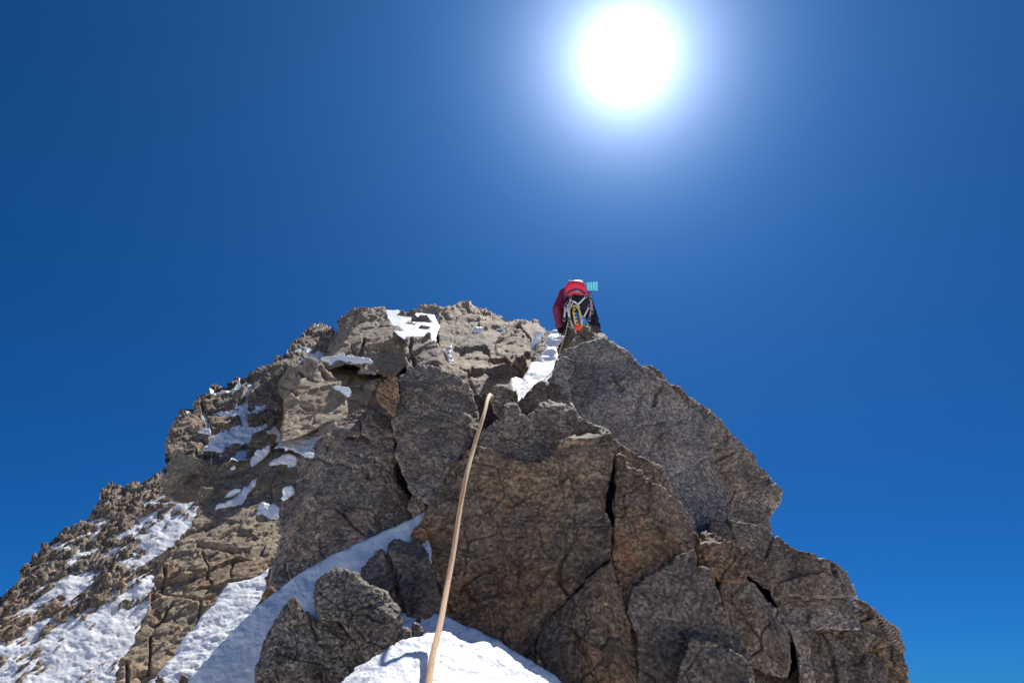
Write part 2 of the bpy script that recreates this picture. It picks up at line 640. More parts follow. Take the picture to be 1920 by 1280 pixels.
# backing of the whole ridge (never the front surface; closes the gaps between the faces)
body('ridge_core', [(330, 1330), (330, 1050), (390, 900), (420, 760), (560, 660), (660, 610), (740, 600), (850, 600), (985, 622), (1060, 640),
                    (1130, 700), (1130, 1000), (900, 1330)], rz(1.16), M['tan2'], ridge, thick=8.0, step=4.0,
     amp=(10, 6, 3, 1), warp=6)

_v = at(0, 1230, FP.z(0, 1230)) - at(370, 930, FP.z(370, 930))
B1 = [(-90, 1180), (-40, 1142), (0, 1122), (31, 1103), (45, 1060), (65, 1046), (96, 1019), (120, 998), (165, 972), (182, 960), (189, 922), (206, 907),
      (237, 916), (254, 907), (285, 895), (306, 881), (335, 915), (390, 925), (400, 990), (360, 1040), (330, 1100), (330, 1200), (280, 1345), (-90, 1345)]
body('rock_face', B1, [FP], M['slate'], flank, thick=14.0, **dict(FAR, amp=(9.0, 7.0, 5.0, 2.4), sizes=(70.0, 24.0, 9.0), aniso=fol(_v, 0.62)))


def idw(pts, power=2.4, soft=10.0):
    pts = np.asarray(pts, float)

    def f(x, y):
        w = 0
        s = 0
        for px, py, v in pts:
            k = 1.0 / (((x - px) ** 2 + (y - py) ** 2 + soft * soft) ** (power / 2))
            w = w + k
            s = s + k * v
        return s / w
    return f


cov = idw([(60, 1060, -1), (150, 995, -.8), (220, 940, -1.2), (280, 915, -.7), (330, 900, -1), (352, 950, 1.2), (330, 985, 1.2), (290, 1015, .9),
           (245, 1055, .35), (262, 1095, 1.1), (215, 1130, 1.0), (160, 1185, 1.1), (100, 1225, 1.1), (50, 1265, 1.1), (0, 1225, .7), (0, 1150, -.8),
           (60, 1140, -.6), (140, 1100, -.5), (85, 1110, .0), (165, 1065, -.7), (122, 1042, .5), (88, 1072, .5), (150, 1025, .1), (195, 1040, -.9),
           (255, 1185, .5), (205, 1255, .55), (150, 1275, .6), (240, 1250, .2), (283, 1150, .6), (225, 985, -.7), (262, 945, .05), (190, 1000, -.6),
           (245, 1000, -.3), (100, 1145, -.1), (40, 1185, .1), (310, 960, .2), (-40, 1250, .5)])
AN = np.array([[0.55, 0, 0], [0, 0.55, 0], [0, 0, 1.3]])
body('snow_field', [(x, y + 5) for x, y in B1], [FP], M['snowf'], flank, thick=6.0, step=1.6, kind='snow', amp=(4, 3.0, 1.0), sizes=(60, 24, 8),
     level=lambda x, y: 6.0 * cov(x, y) - 0.7 + 0.3 * np.clip((y - 1130) / 60, 0, 1), warp=4, edge=3)

# dark broken skyline ridge
B2 = [(297, 890), (309, 871), (314, 825), (324, 801), (340, 780), (362, 766), (374, 742), (402, 722), (427, 720), (439, 708), (460, 708), (487, 689),
      (508, 685), (518, 667), (539, 656), (563, 632), (570, 622), (585, 612), (597, 606), (622, 617), (640, 650), (650, 700), (640, 800), (600, 860),
      (520, 900), (420, 900), (375, 905), (345, 910), (320, 910), (302, 900)]
body('rock_face', B2, rz(1.07), M['slate'], ridge, thick=6.0, **dict(FAR, amp=(9.0, 8.0, 4.5, 2.0)),
     cracks=[([(470, 720), (455, 770), (470, 830)], 4, 10), ([(380, 760), (400, 830), (390, 900)], 3, 7)])
body('snow_dusting', [(x, y + 6) for x, y in B2], rz(1.066), M['snowf'], ridge, thick=3.0, step=1.6, kind='snow', amp=(4, 8.0, 4.0), sizes=(60, 20, 8),
     level=lambda x, y: -1.5 + idw([(450, 790, -3.0), (480, 740, -5.5), (420, 820, -3.6), (400, 760, -9), (340, 850, -11), (560, 650, -9), (600, 620, -12), (540, 670, -9), (560, 690, -9), (480, 700, -8),
                             (520, 690, -4), (500, 770, -4.5), (350, 920, -14), (420, 900, -9), (500, 850, -7), (310, 900, -14)])(x, y), warp=4, edge=3)

# the tan pillar under the skyline, lower left of the ridge
body('rock_pillar', [(300, 905), (306, 880), (314, 850), (330, 840), (352, 850), (380, 862), (410, 868), (425, 890), (405, 915), (380, 935), (350, 942),
                     (325, 942), (305, 925)], [Plane(350, 900, 11.3, 52, -5), Plane(330, 900, 11.3, 58, -40), Plane(400, 900, 11.6, 58, 30)],
     M['tan'], ridge, **dict(FAR, edge=3))

# summit head and the wall under it
body('rock_head', [(606, 690), (614, 650), (632, 620), (632, 608), (631, 594), (652, 581), (680, 572), (697, 576), (714, 571), (726, 582), (734, 603), (755, 620),
                   (768, 630), (775, 650), (768, 680), (740, 700), (700, 692), (660, 684), (630, 690)],
     [Plane(690, 640, 20.5, 43, 6), Plane(640, 640, 20.9, 55, -45), Plane(740, 620, 20.7, 40, 40), Plane(680, 584, 20.9, 25, 0)], M['tan2'], ridge, **FAR,
     cracks=[([(632, 610), (660, 612), (680, 600)], 2.5, 6), ([(660, 655), (668, 672), (680, 662), (682, 640)], 3, 6), ([(690, 660), (725, 653)], 3, 6)])
body('rock_wall', [(596, 690), (610, 660), (640, 664), (700, 668), (745, 660), (790, 672), (800, 700), (760, 740), (720, 790), (650, 800), (600, 740)],
     rz(1.0), M['tan2'], ridge, **FAR, cracks=[([(640, 690), (690, 692), (720, 680)], 3, 7)])
body('rock_rib', [(762, 632), (780, 628), (796, 626), (799, 621), (805, 621), (808, 632), (820, 640), (828, 660), (838, 680), (850, 705), (848, 735), (800, 730),
                  (765, 700), (758, 660)], [Plane(800, 670, 16.4, 44, 0), Plane(825, 670, 16.5, 50, 45)], M['tan2'], ridge, **FAR,
     cracks=[([(770, 635), (768, 660), (778, 680), (776, 700)], 2.5, 6)])
body('rock_wall', [(818, 730), (822, 690), (824, 650), (822, 628), (819, 612), (826, 604), (860, 602), (880, 606), (900, 597), (925, 597), (960, 598), (1009, 600), (1018, 612),
                   (1022, 640), (1012, 680), (995, 700), (975, 715), (965, 740), (950, 770), (910, 775), (870, 750)],
     rz(0.93), M['tan2'], ridge, **dict(FAR, cell_crack=2.5),
     cracks=[([(885, 690), (878, 715), (892, 735)], 2, 5), ([(925, 675), (945, 672), (965, 682)], 2, 6), ([(972, 610), (985, 635), (1000, 648)], 3, 8),
             ([(912, 690), (925, 704), (940, 702)], 2, 5)])
body('rock_slab', [(927, 655), (930, 640), (940, 622), (955, 614), (975, 616), (985, 625), (993, 640), (997, 658), (985, 669), (970, 676), (955, 672), (930, 668)],
     [Plane(960, 645, 16.3, 42, 8), Plane(985, 645, 16.4, 55, 50)], M['tan'], ridge, **dict(FAR, amp=(5, 2, 1.5, 1)))
body('rock_slab', [(956, 692), (962, 680), (978, 668), (990, 678), (995, 690), (987, 708), (976, 715), (960, 706)],
     [Plane(975, 690, 14.2, 55, -5)], M['brown'], ridge, **dict(FAR, amp=(5, 2, 1.5, 1)))
body('rock_cap', [(820, 592), (828, 585), (837, 578), (845, 574), (859, 567), (873, 568), (887, 571), (904, 578), (918, 587), (944, 597), (932, 602), (899, 601), (883, 606),
                  (868, 606), (859, 616), (848, 619), (826, 617)],
     [Plane(870, 590, float(RP.z(870, 590)) * .955, 42, 6), Plane(900, 585, float(RP.z(900, 585)) * .955, 42, 35)], M['tan'], ridge, **dict(FAR, amp=(6, 3, 2, 1)),
     cracks=[([(830, 588), (845, 600), (862, 606)], 2.5, 6), ([(868, 574), (888, 584), (905, 588)], 2, 5)])
body('rock_knob', [(783, 585), (786, 573), (797, 569), (810, 572), (831, 577), (838, 586), (815, 591), (800, 587)],
     [Plane(810, 588, float(SP.z(810, 588)) * .99, 50, 0)], M['tan'], ridge, **dict(FAR, amp=(4, 2, 1.5, 1), edge=4))
body('rock_knob', [(744, 592), (747, 584), (757, 581), (765, 583), (775, 580), (784, 582), (778, 590), (760, 594)],
     [Plane(765, 592, float(SP.z(765, 592)) * .99, 50, 0)], M['slate'], ridge, **dict(FAR, amp=(4, 2, 1.5, 1), edge=4))
# the tan bulge and its ledges
body('rock_bulge', [(519, 699), (530, 689), (539, 682), (552, 685), (575, 676), (600, 678), (617, 698), (632, 713), (642, 733), (650, 746), (653, 765), (650, 784), (616, 792),
                    (588, 804), (575, 812), (552, 823), (534, 831), (524, 822), (528, 800), (533, 769), (530, 748), (521, 729)],
     [Plane(585, 760, 13.2, 42, 10), Plane(535, 760, 13.35, 62, -50), Plane(570, 700, 13.6, 32, 0), Plane(640, 750, 13.4, 45, 50)], M['tan'], ridge, **FAR,
     cracks=[([(540, 704), (560, 698), (580, 700)], 3, 7), ([(530, 724), (560, 728), (575, 732)], 3, 6), ([(600, 690), (612, 708), (630, 716)], 3, 7),
             ([(550, 735), (556, 745)], 3, 5), ([(565, 764), (585, 766)], 2.5, 4)])
body('rock_ledge', [(580, 684), (600, 678), (640, 676), (690, 680), (722, 680), (733, 692), (722, 706), (700, 724), (692, 746), (685, 768), (660, 778), (648, 784), (650, 762),
                    (645, 742), (630, 718), (610, 702)], rz(0.985), M['tan'], ridge, **FAR,
     cracks=[([(600, 688), (640, 694), (660, 697), (700, 700)], 3.5, 8), ([(640, 735), (660, 748), (680, 755)], 3, 6), ([(663, 700), (650, 718), (632, 722)], 2.5, 6)])
# tan slabs that run down to the snow gully
body('rock_face', [(208, 1340), (224, 1280), (233, 1236), (244, 1208), (259, 1179), (272, 1153), (279, 1131), (277, 1112), (290, 1096), (288, 1072), (286, 1052), (307, 1037), (329, 1017),
                   (345, 1002), (361, 984), (368, 960), (375, 928), (385, 905), (400, 890), (425, 870), (460, 862), (500, 850), (540, 845), (590, 840), (620, 880), (600, 980), (580, 1080),
                   (505, 1110), (469, 1110), (428, 1130), (408, 1150), (386, 1180), (362, 1212), (340, 1236), (323, 1265), (303, 1290), (300, 1340)],
     [Plane(400, 1080, 8.3, 39, 13), Plane(280, 1100, 8.0, 60, -45)], M['tan'], ridge, **dict(FAR, sizes=(90, 60, 18), amp=(7, 7, 3, 1.5), cell_crack=2.4, aniso=fol((0.35, 0.55, 0.75), 0.6)),
     cracks=[([(301, 1101), (325, 1112), (371, 1125), (402, 1122)], 2.4, 6), ([(325, 1127), (301, 1162), (283, 1186), (281, 1219), (278, 1260)], 2, 5),
             ([(373, 1024), (410, 1026), (440, 1032), (463, 1033)], 4, 8), ([(375, 1128), (372, 1160), (360, 1180)], 1.6, 3), ([(310, 1060), (305, 1100)], 2.5, 4),
             ([(240, 1250), (236, 1290)], 2.5, 5), ([(380, 1040), (392, 1064), (388, 1085)], 1.4, 2.5), ([(440, 1052), (430, 1075), (434, 1090)], 1.4, 2.5)])
body('rock_slab', [(373, 942), (385, 912), (405, 890), (425, 872), (455, 862), (467, 870), (454, 890), (452, 900), (460, 915), (445, 922), (425, 932), (400, 950), (380, 955)],
     [Plane(420, 905, float(RP.z(420, 905)) * .965, 38, 10), Plane(395, 905, float(RP.z(395, 905)) * .965, 50, -45)], M['tan'], ridge, **FAR, cracks=[([(400, 925), (425, 905), (450, 890)], 2, 4)])
body('rock_block', [(478, 1000), (485, 975), (500, 965), (522, 968), (530, 985), (532, 1010), (525, 1035), (500, 1030), (485, 1015)],
     [Plane(505, 1000, float(RP.z(505, 1000)) * .975, 42, 5)], M['tan'], ridge, **FAR)
body('rock_block', [(495, 895), (500, 884), (506, 876), (520, 870), (532, 869), (542, 874), (546, 886), (532, 897), (526, 907), (508, 920), (496, 914)],
     [Plane(520, 890, float(RP.z(520, 890)) * .975, 46, 0), Plane(505, 890, float(RP.z(505, 890)) * .975, 55, -40)], M['brown'], ridge, **dict(FAR, amp=(6, 3, 2, 1)), cracks=[([(498, 893), (515, 889), (530, 882)], 1.5, 3)])
body('rock_block', [(498, 862), (506, 845), (532, 841), (551, 842), (569, 856), (562, 866), (544, 855), (515, 866), (503, 874)],
     [Plane(530, 852, float(RP.z(530, 852)) * .975, 46, 0)], M['brown'], ridge, **dict(FAR, amp=(6, 3, 2, 1), edge=5))
body('rock_block', [(466, 838), (480, 815), (495, 809), (510, 812), (519, 822), (512, 834), (500, 840), (488, 845)],
     [Plane(495, 825, float(RP.z(495, 825)) * .975, 46, 0)], M['slate'], ridge, **dict(FAR, amp=(6, 3, 2, 1), edge=5))
body('rock_block', [(448, 897), (460, 885), (480, 870), (497, 865), (494, 890), (482, 900), (464, 914), (455, 910)],
     [Plane(475, 888, float(RP.z(475, 888)) * .975, 46, 0)], M['brown'], ridge, **dict(FAR, amp=(6, 3, 2, 1), edge=5))
body('rock_block', [(468, 935), (482, 908), (500, 918), (522, 908), (540, 920), (536, 945), (524, 950), (505, 940), (488, 945), (476, 960), (466, 955)],
     [Plane(500, 930, float(RP.z(500, 930)) * .975, 46, 0)], M['tan'], ridge, **dict(FAR, amp=(6, 4, 3, 1), edge=5))
# rocks under the climber
body('rock_tower', [(1040, 668), (1050, 640), (1054, 622), (1058, 614), (1066, 612), (1085, 613), (1095, 606), (1105, 606), (1113, 612), (1126, 619), (1141, 637), (1165, 670), (1150, 720),
                    (1080, 740), (1040, 720)], [Plane(1090, 640, 9.9, 55, 0), Plane(1066, 640, 9.9, 60, -40), Plane(1120, 630, 9.9, 50, 45)], M['tan2'], ridge, thick=2.5,
     **dict(FAR, amp=(6, 5, 3, 1.2), edge=5), cracks=[([(1078, 612), (1086, 622), (1098, 640)], 2, 5), ([(1070, 630), (1090, 628)], 2, 5)])
body('rock_block', [(1000, 665), (1008, 640), (1020, 622), (1036, 613), (1056, 615), (1060, 640), (1050, 680), (1030, 720), (1000, 720), (992, 690)],
     [Plane(1025, 650, 11.5, 45, 0)], M['slate'], ridge, **dict(FAR, edge=5))
body('rock_block', [(982, 668), (983, 660), (989, 656), (996, 660), (998, 668), (992, 674), (986, 674)], [Plane(990, 665, 13.4, 55, 0)], M['brown'], ridge,
     **dict(FAR, amp=(3, 1, 1, .6), edge=4))

body('rock_spur', [(960, 740), (1000, 700), (1045, 672), (1110, 662), (1150, 700), (1200, 780), (1220, 920), (960, 920), (930, 800)], [Plane(1050, 680, 10.6, 34, 0)], M['tan2'], ridge, thick=2.5,
     **dict(FAR, step=2.5))

# ---- snow in gullies between (setting)
SN = dict(kind='snow', step=1.8, amp=(4.0, 2.5, 0.6), sizes=(70, 26, 7), warp=2.5)
summit = body('snow_slope', [(718, 585), (722, 581), (746, 582), (760, 588), (781, 584), (815, 589), (820, 604), (825, 612), (820, 622), (818, 637), (812, 650), (760, 640), (738, 620), (722, 610)],
              [Plane(785, 640, 19.0, 33, 8)], M['snowf'], None, thick=3.0, **dict(SN, edge=2, amp=(2, 1, .3)))
tag(summit, 'brilliant white snow slope below the summit rocks', None, None, 'structure')
s3 = body('snow_gully', [(955, 728), (959, 709), (968, 706), (978, 712), (986, 698), (993, 684), (1004, 677), (1045, 676), (1065, 690), (1060, 730), (1020, 770), (975, 775), (960, 752)],
          [Plane(1005, 705, 8.2, 42, 0), Plane(1005, 686, 8.7, 32, 0)], M['snowm'], None, thick=1.2, **dict(SN, edge=7, amp=(5, 2, .4)))
tag(s3, 'bright curved snow bank right of the rope top', None, None, 'structure')
s4 = body('snow_gully', [(1008, 690), (1010, 677), (1014, 663), (1024, 654), (1021, 647), (1025, 639), (1028, 626), (1037, 619), (1061, 618), (1060, 630), (1053, 641), (1044, 647), (1042, 656),
                         (1049, 677), (1045, 690)],
          [Plane(1035, 650, 9.6, 44, -10)], M['snowm'], None, thick=1.0, **dict(SN, edge=6, amp=(5, 2, .4)))
tag(s4, 'white snow chute below the climber', None, None, 'structure')

# ================================================================== NEAR ROCKS
NEAR = dict(step=1.6, amp=(8.0, 5.0, 0.8, 0.8), sizes=(100.0, 85.0, 34.0), cell_crack=2.4, edge=6, warp=4.0)

# backing for the near rocks
nearcore_l = [(560, 1330), (560, 1060), (620, 860), (690, 800), (760, 740), (830, 720), (890, 790), (960, 790), (960, 1330)]
butt = empty('granite_buttress', at(1150, 1340, 2.0), 'big brown and grey granite buttress right of the rope', 'rock face')
outc = empty('granite_outcrop', at(680, 1140, 2.2), 'grey speckled granite outcrop left of the rope, split by a crack', 'rock outcrop')
body('rock_core', nearcore_l, [Plane(800, 1000, 2.75, 64, 0)], M['gran'], outc, thick=1.5, **dict(NEAR, step=4))
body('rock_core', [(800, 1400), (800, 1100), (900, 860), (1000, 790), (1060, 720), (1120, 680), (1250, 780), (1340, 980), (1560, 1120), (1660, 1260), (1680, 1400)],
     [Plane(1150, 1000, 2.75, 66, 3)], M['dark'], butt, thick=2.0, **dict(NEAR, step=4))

# --- outcrop left of the rope
body('rock_block', [(744, 704), (760, 699), (775, 690), (792, 683), (811, 686), (832, 695), (850, 704), (867, 715), (884, 728), (888, 745), (897, 780), (894, 820), (880, 840), (862, 862), (845, 890),
                    (826, 922), (806, 950), (790, 940), (775, 928), (763, 912), (757, 893), (749, 872), (742, 857), (741, 816), (734, 794), (740, 779), (748, 743)],
     [Plane(800, 820, 2.33, 55, 2), Plane(830, 750, 2.36, 66, 8), Plane(815, 700, 2.47, 30, 15), Plane(872, 800, 2.40, 66, 50)], M['gran'], outc, **NEAR,
     cracks=[([(744, 724), (790, 742), (853, 776)], 3, 3)])
body('rock_block', [(704, 728), (714, 717), (725, 712), (740, 701), (746, 716), (749, 743), (741, 782), (728, 772), (716, 762), (706, 750)],
     [Plane(728, 740, 2.48, 70, -10)], M['brown'], outc, **dict(NEAR, edge=5))
body('rock_block', [(676, 790), (690, 771), (705, 768), (722, 773), (735, 794), (742, 816), (742, 852), (727, 845), (703, 831), (680, 817), (684, 802)],
     [Plane(712, 810, 2.42, 44, 6), Plane(700, 778, 2.40, 40, 0)], M['gran'], outc, **NEAR)
body('rock_block', [(645, 783), (670, 773), (692, 770), (686, 790), (687, 803), (675, 820), (640, 822), (628, 826), (606, 822), (616, 802), (628, 793)],
     [Plane(650, 800, 2.52, 44, 4)], M['gran'], outc, **dict(NEAR, edge=5))
body('rock_block', [(586, 842), (600, 826), (608, 819), (628, 820), (640, 817), (666, 816), (703, 830), (727, 844), (741, 852), (745, 868), (738, 882), (745, 905), (757, 925), (775, 945), (796, 955),
                    (806, 968), (790, 1010), (700, 1055), (606, 1095), (575, 1115), (545, 1120), (515, 1110), (505, 1090), (508, 1065), (518, 1026), (525, 1001), (523, 959), (534, 938), (552, 902),
                    (558, 862), (566, 856), (590, 861)],
     [Plane(650, 950, 2.12, 57, 2), Plane(560, 960, 2.14, 62, -45), Plane(770, 960, 2.2, 66, 40)], M['gran'], outc, **NEAR,
     cracks=[([(633, 955), (650, 970), (668, 992), (682, 1004)], 2.5, 6), ([(685, 880), (690, 896), (705, 892)], 4, 8), ([(600, 862), (640, 866), (660, 876), (690, 890)], 2.5, 3)])
body('rock_spike', [(506, 1063), (518, 1072), (530, 1090), (545, 1094), (528, 1112), (505, 1124), (480, 1140), (490, 1118), (499, 1102), (497, 1082)],
     [Plane(510, 1095, 2.1, 62, -5)], M['brown'], outc, **dict(NEAR, edge=4, amp=(4, 3, 1.5, 1)))
body('rock_block', [(846, 900), (858, 780), (880, 735), (900, 737), (918, 741), (936, 760), (942, 775), (930, 800), (905, 850), (880, 890)],
     [Plane(890, 790, 2.62, 74, 25)], M['dark'], outc, **NEAR)
body('rock_chip', [(764, 955), (772, 940), (773, 927), (780, 924), (788, 928), (792, 940), (800, 950), (796, 966), (780, 975)],
     [Plane(782, 950, 2.13, 66, 0)], M['gran'], outc, **dict(NEAR, edge=4, amp=(3, 2, 1.2, 1)))

# --- buttress right of the rope
body('rock_knob', [(918, 748), (924, 733), (938, 727), (955, 727), (966, 735), (971, 746), (972, 765), (958, 785), (940, 790), (928, 775)],
     [Plane(945, 755, 2.50, 66, 0), Plane(945, 734, 2.52, 30, 0)], M['dark'], butt, **dict(NEAR, edge=6))
body('rock_knob', [(970, 760), (981, 751), (994, 732), (1010, 714), (1020, 712), (1038, 717), (1050, 727), (1058, 748), (1068, 780), (1010, 800), (975, 795)],
     [Plane(1015, 755, 2.62, 66, 0), Plane(1015, 722, 2.67, 40, 0)], M['dark'], butt, **dict(NEAR, edge=6))
body('rock_ridge_back', [(1200, 695), (1211, 684), (1223, 684), (1237, 694), (1246, 714), (1258, 715), (1274, 722), (1287, 736), (1311, 755), (1336, 770), (1353, 791), (1378, 823), (1350, 850),
                         (1300, 810), (1250, 755)], [Plane(1280, 750, 3.7, 62, 0)], M['brown'], butt, **dict(NEAR, edge=5))
body('rock_nose', [(1285, 748), (1304, 750), (1334, 772), (1352, 791), (1378, 823), (1405, 850), (1437, 882), (1457, 906), (1462, 924), (1453, 951), (1442, 972), (1442, 1000), (1400, 1000),
                   (1350, 995), (1340, 900), (1325, 840), (1300, 790)],
     [Plane(1360, 900, 2.98, 70, 18), Plane(1405, 900, 2.96, 66, 74), Plane(1400, 850, 3.05, 60, 45)], M['gran'], butt, **NEAR,
     cracks=[([(1336, 862), (1352, 855), (1372, 850)], 2.5, 6)])
body('rock_face', [(1045, 672), (1058, 654), (1072, 652), (1090, 647), (1111, 640), (1123, 633), (1139, 635), (1156, 640), (1170, 651), (1186, 665), (1201, 679), (1214, 691), (1239, 711), (1260, 731),
                   (1288, 755), (1312, 780), (1327, 805), (1340, 850), (1348, 900), (1366, 947), (1380, 985), (1340, 1010), (1310, 1020), (1260, 980), (1230, 920), (1200, 890), (1150, 850), (1110, 810),
                   (1086, 784), (1066, 757), (1065, 740), (1062, 706), (1078, 690), (1075, 674), (1058, 668)],
     [Plane(1200, 830, 2.72, 63, -3), Plane(1140, 690, 3.03, 72, -4), Plane(1250, 760, 2.93, 66, 22), Plane(1270, 950, 2.62, 74, 10)], M['pale'], butt,
     **dict(NEAR, amp=(7, 3.4, 0.7, 0.8), cell_crack=1.2),
     cracks=[([(1148, 702), (1155, 715), (1165, 730)], 2.5, 6), ([(1240, 725), (1228, 740), (1225, 758)], 3, 7), ([(1130, 675), (1160, 685), (1190, 705)], 2, 3),
             ([(1150, 652), (1165, 660), (1190, 680), (1225, 708)], 2, 4), ([(1210, 795), (1250, 785), (1275, 788)], 1.5, 2)])
body('rock_block', [(1043, 675), (1060, 668), (1076, 672), (1079, 690), (1067, 706), (1068, 740), (1069, 756), (1088, 782), (1092, 800), (1070, 790), (1055, 760), (1044, 737), (1038, 722), (1028, 714),
                    (1036, 695)], [Plane(1055, 720, 2.72, 66, -12)], M['pale'], butt, **dict(NEAR, edge=5))
body('rock_block', [(897, 828), (907, 807), (914, 797), (925, 788), (942, 772), (944, 761), (950, 753), (960, 752), (972, 759), (977, 775), (986, 782), (997, 773), (1011, 757), (1030, 753), (1055, 754),
                    (1069, 761), (1083, 773), (1093, 786), (1100, 810), (1080, 850), (1050, 880), (1000, 885), (960, 875), (930, 868), (900, 850)],
     [Plane(990, 820, 2.26, 63, -4), Plane(1020, 762, 2.38, 40, 0), Plane(920, 810, 2.28, 60, -40)], M['gran'], butt, **NEAR)
body('rock_face', [(770, 1005), (790, 974), (809, 943), (823, 916), (843, 885), (852, 866), (866, 852), (882, 841), (900, 838), (936, 849), (954, 853), (975, 862), (1010, 864), (1031, 842), (1060, 818),
                   (1078, 803), (1083, 783), (1100, 784), (1115, 794), (1128, 795), (1141, 805), (1149, 821), (1152, 850), (1149, 880), (1145, 910), (1139, 935), (1144, 980), (1147, 1046), (1103, 1083),
                   (1065, 1121), (1032, 1161), (1010, 1196), (1004, 1235), (1010, 1280), (1000, 1340), (820, 1340), (790, 1200), (775, 1100), (765, 1040)],
     [Plane(960, 1040, 1.80, 64, -4), Plane(1060, 900, 2.03, 70, -6), Plane(900, 870, 2.02, 44, -6), Plane(830, 960, 1.87, 60, -36), Plane(900, 1160, 1.68, 78, -12)], M['brown'], butt,
     bumps=[(1000, 892, 42, 9), (1005, 932, 34, -9), (880, 960, 60, 8), (1095, 1050, 45, 8), (930, 1050, 50, -8), (940, 1130, 60, 8), (860, 1120, 40, -7), (1095, 880, 45, -6)],
     **dict(NEAR, amp=(12, 9.5, 1.8, 0.9), sizes=(120, 105, 42)),
     cracks=[([(1080, 1001), (1052, 1053), (1049, 1087), (1063, 1118)], 3, 7), ([(980, 929), (1010, 915), (1042, 905), (1075, 890)], 3, 5), ([(862, 1098), (900, 1072), (925, 1060)], 3, 7),
             ([(905, 930), (960, 945), (985, 930)], 2.5, 4), ([(1077, 803), (1045, 835), (1010, 862)], 3, 6), ([(925, 1085), (950, 1105)], 2, 4),
             ([(1010, 990), (1020, 1030), (1035, 1045)], 2, 4), ([(800, 1005), (802, 1050), (815, 1095), (845, 1140)], 3, 6)])
body('rock_slab', [(1149, 826), (1160, 832), (1177, 842), (1203, 858), (1227, 871), (1240, 878), (1249, 906), (1259, 924), (1273, 942), (1287, 961), (1299, 978), (1308, 995), (1316, 1018), (1300, 1060),
                   (1240, 1085), (1180, 1060), (1158, 1000), (1157, 900)],
     [Plane(1220, 920, 2.13, 70, 4), Plane(1280, 950, 2.17, 66, 45)], M['brown'], butt, **dict(NEAR, edge=5))
body('rock_slab', [(1156, 852), (1162, 848), (1172, 853), (1175, 868), (1190, 875), (1196, 881), (1204, 877), (1206, 892), (1222, 899), (1212, 909), (1236, 907), (1248, 914), (1262, 935), (1285, 965),
                   (1297, 985), (1302, 1010), (1300, 1045), (1270, 1070), (1240, 1095), (1215, 1120), (1190, 1150), (1178, 1160), (1166, 1120), (1154, 1085), (1149, 1046), (1151, 980), (1147, 935),
                   (1153, 910), (1156, 880)],
     [Plane(1210, 980, 1.93, 70, 2), Plane(1200, 885, 2.10, 55, 8), Plane(1280, 1000, 1.97, 70, 40)], M['brown'], butt, **dict(NEAR, edge=5),
     cracks=[([(1150, 925), (1152, 960), (1148, 985)], 2, 5), ([(1158, 925), (1185, 920), (1205, 905)], 2, 3), ([(1220, 975), (1250, 1000), (1275, 1015)], 2.5, 4)])
body('rock_face', [(1147, 1046), (1154, 1085), (1167, 1120), (1178, 1150), (1184, 1180), (1192, 1230), (1198, 1340), (1040, 1340), (1030, 1280), (1018, 1250), (1004, 1215), (1010, 1195), (1035, 1160),
                   (1066, 1123), (1103, 1085)],
     [Plane(1100, 1180, 1.62, 68, 3), Plane(1160, 1180, 1.65, 72, 45), Plane(1030, 1220, 1.64, 66, -35)], M['brown'], butt, **NEAR,
     cracks=[([(1075, 1200), (1105, 1240), (1120, 1290)], 3, 6), ([(1050, 1170), (1075, 1180), (1090, 1210)], 2, 4)])
body('rock_block', [(1175, 1147), (1182, 1110), (1207, 1081), (1240, 1065), (1268, 1042), (1301, 1025), (1309, 1046), (1310, 1059), (1328, 1062), (1339, 1084), (1343, 1100), (1349, 1122), (1356, 1138),
                    (1366, 1169), (1380, 1192), (1395, 1221), (1403, 1236), (1413, 1268), (1420, 1345), (1192, 1345), (1194, 1240), (1195, 1196), (1183, 1167)],
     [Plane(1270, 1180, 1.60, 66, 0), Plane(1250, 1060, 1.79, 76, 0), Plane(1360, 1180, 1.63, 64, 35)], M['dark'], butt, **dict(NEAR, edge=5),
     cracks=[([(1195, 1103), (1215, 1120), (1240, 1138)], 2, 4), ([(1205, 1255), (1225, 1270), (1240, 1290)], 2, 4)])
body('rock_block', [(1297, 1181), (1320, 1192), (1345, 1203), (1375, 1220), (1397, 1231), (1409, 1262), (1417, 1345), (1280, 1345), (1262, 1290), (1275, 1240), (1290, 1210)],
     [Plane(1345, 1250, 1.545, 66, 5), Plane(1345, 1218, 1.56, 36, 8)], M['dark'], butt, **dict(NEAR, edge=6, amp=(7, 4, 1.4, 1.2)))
body('rock_block', [(1306, 1062), (1310, 1030), (1315, 999), (1325, 995), (1340, 1002), (1350, 1011), (1365, 1019), (1378, 1022), (1396, 1034), (1404, 1055), (1406, 1070), (1390, 1095), (1350, 1090)],
     [Plane(1350, 1045, 1.95, 66, 5), Plane(1390, 1045, 1.97, 66, 45), Plane(1350, 1010, 2.02, 38, 0)], M['brown'], butt, **dict(NEAR, edge=5, amp=(6, 5, 3, 1.5)))
body('rock_slab', [(1328, 971), (1345, 972), (1373, 974), (1405, 979), (1441, 985), (1458, 1003), (1484, 1027), (1527, 1043), (1564, 1059), (1588, 1072), (1599, 1094), (1594, 1117), (1550, 1122),
                   (1507, 1119), (1453, 1114), (1430, 1100), (1400, 1080), (1370, 1060), (1340, 1030), (1330, 1000)],
     [Plane(1460, 1060, 2.28, 74, 2), Plane(1580, 1090, 2.3, 70, 50)], M['dark'], butt, **dict(NEAR, edge=5))
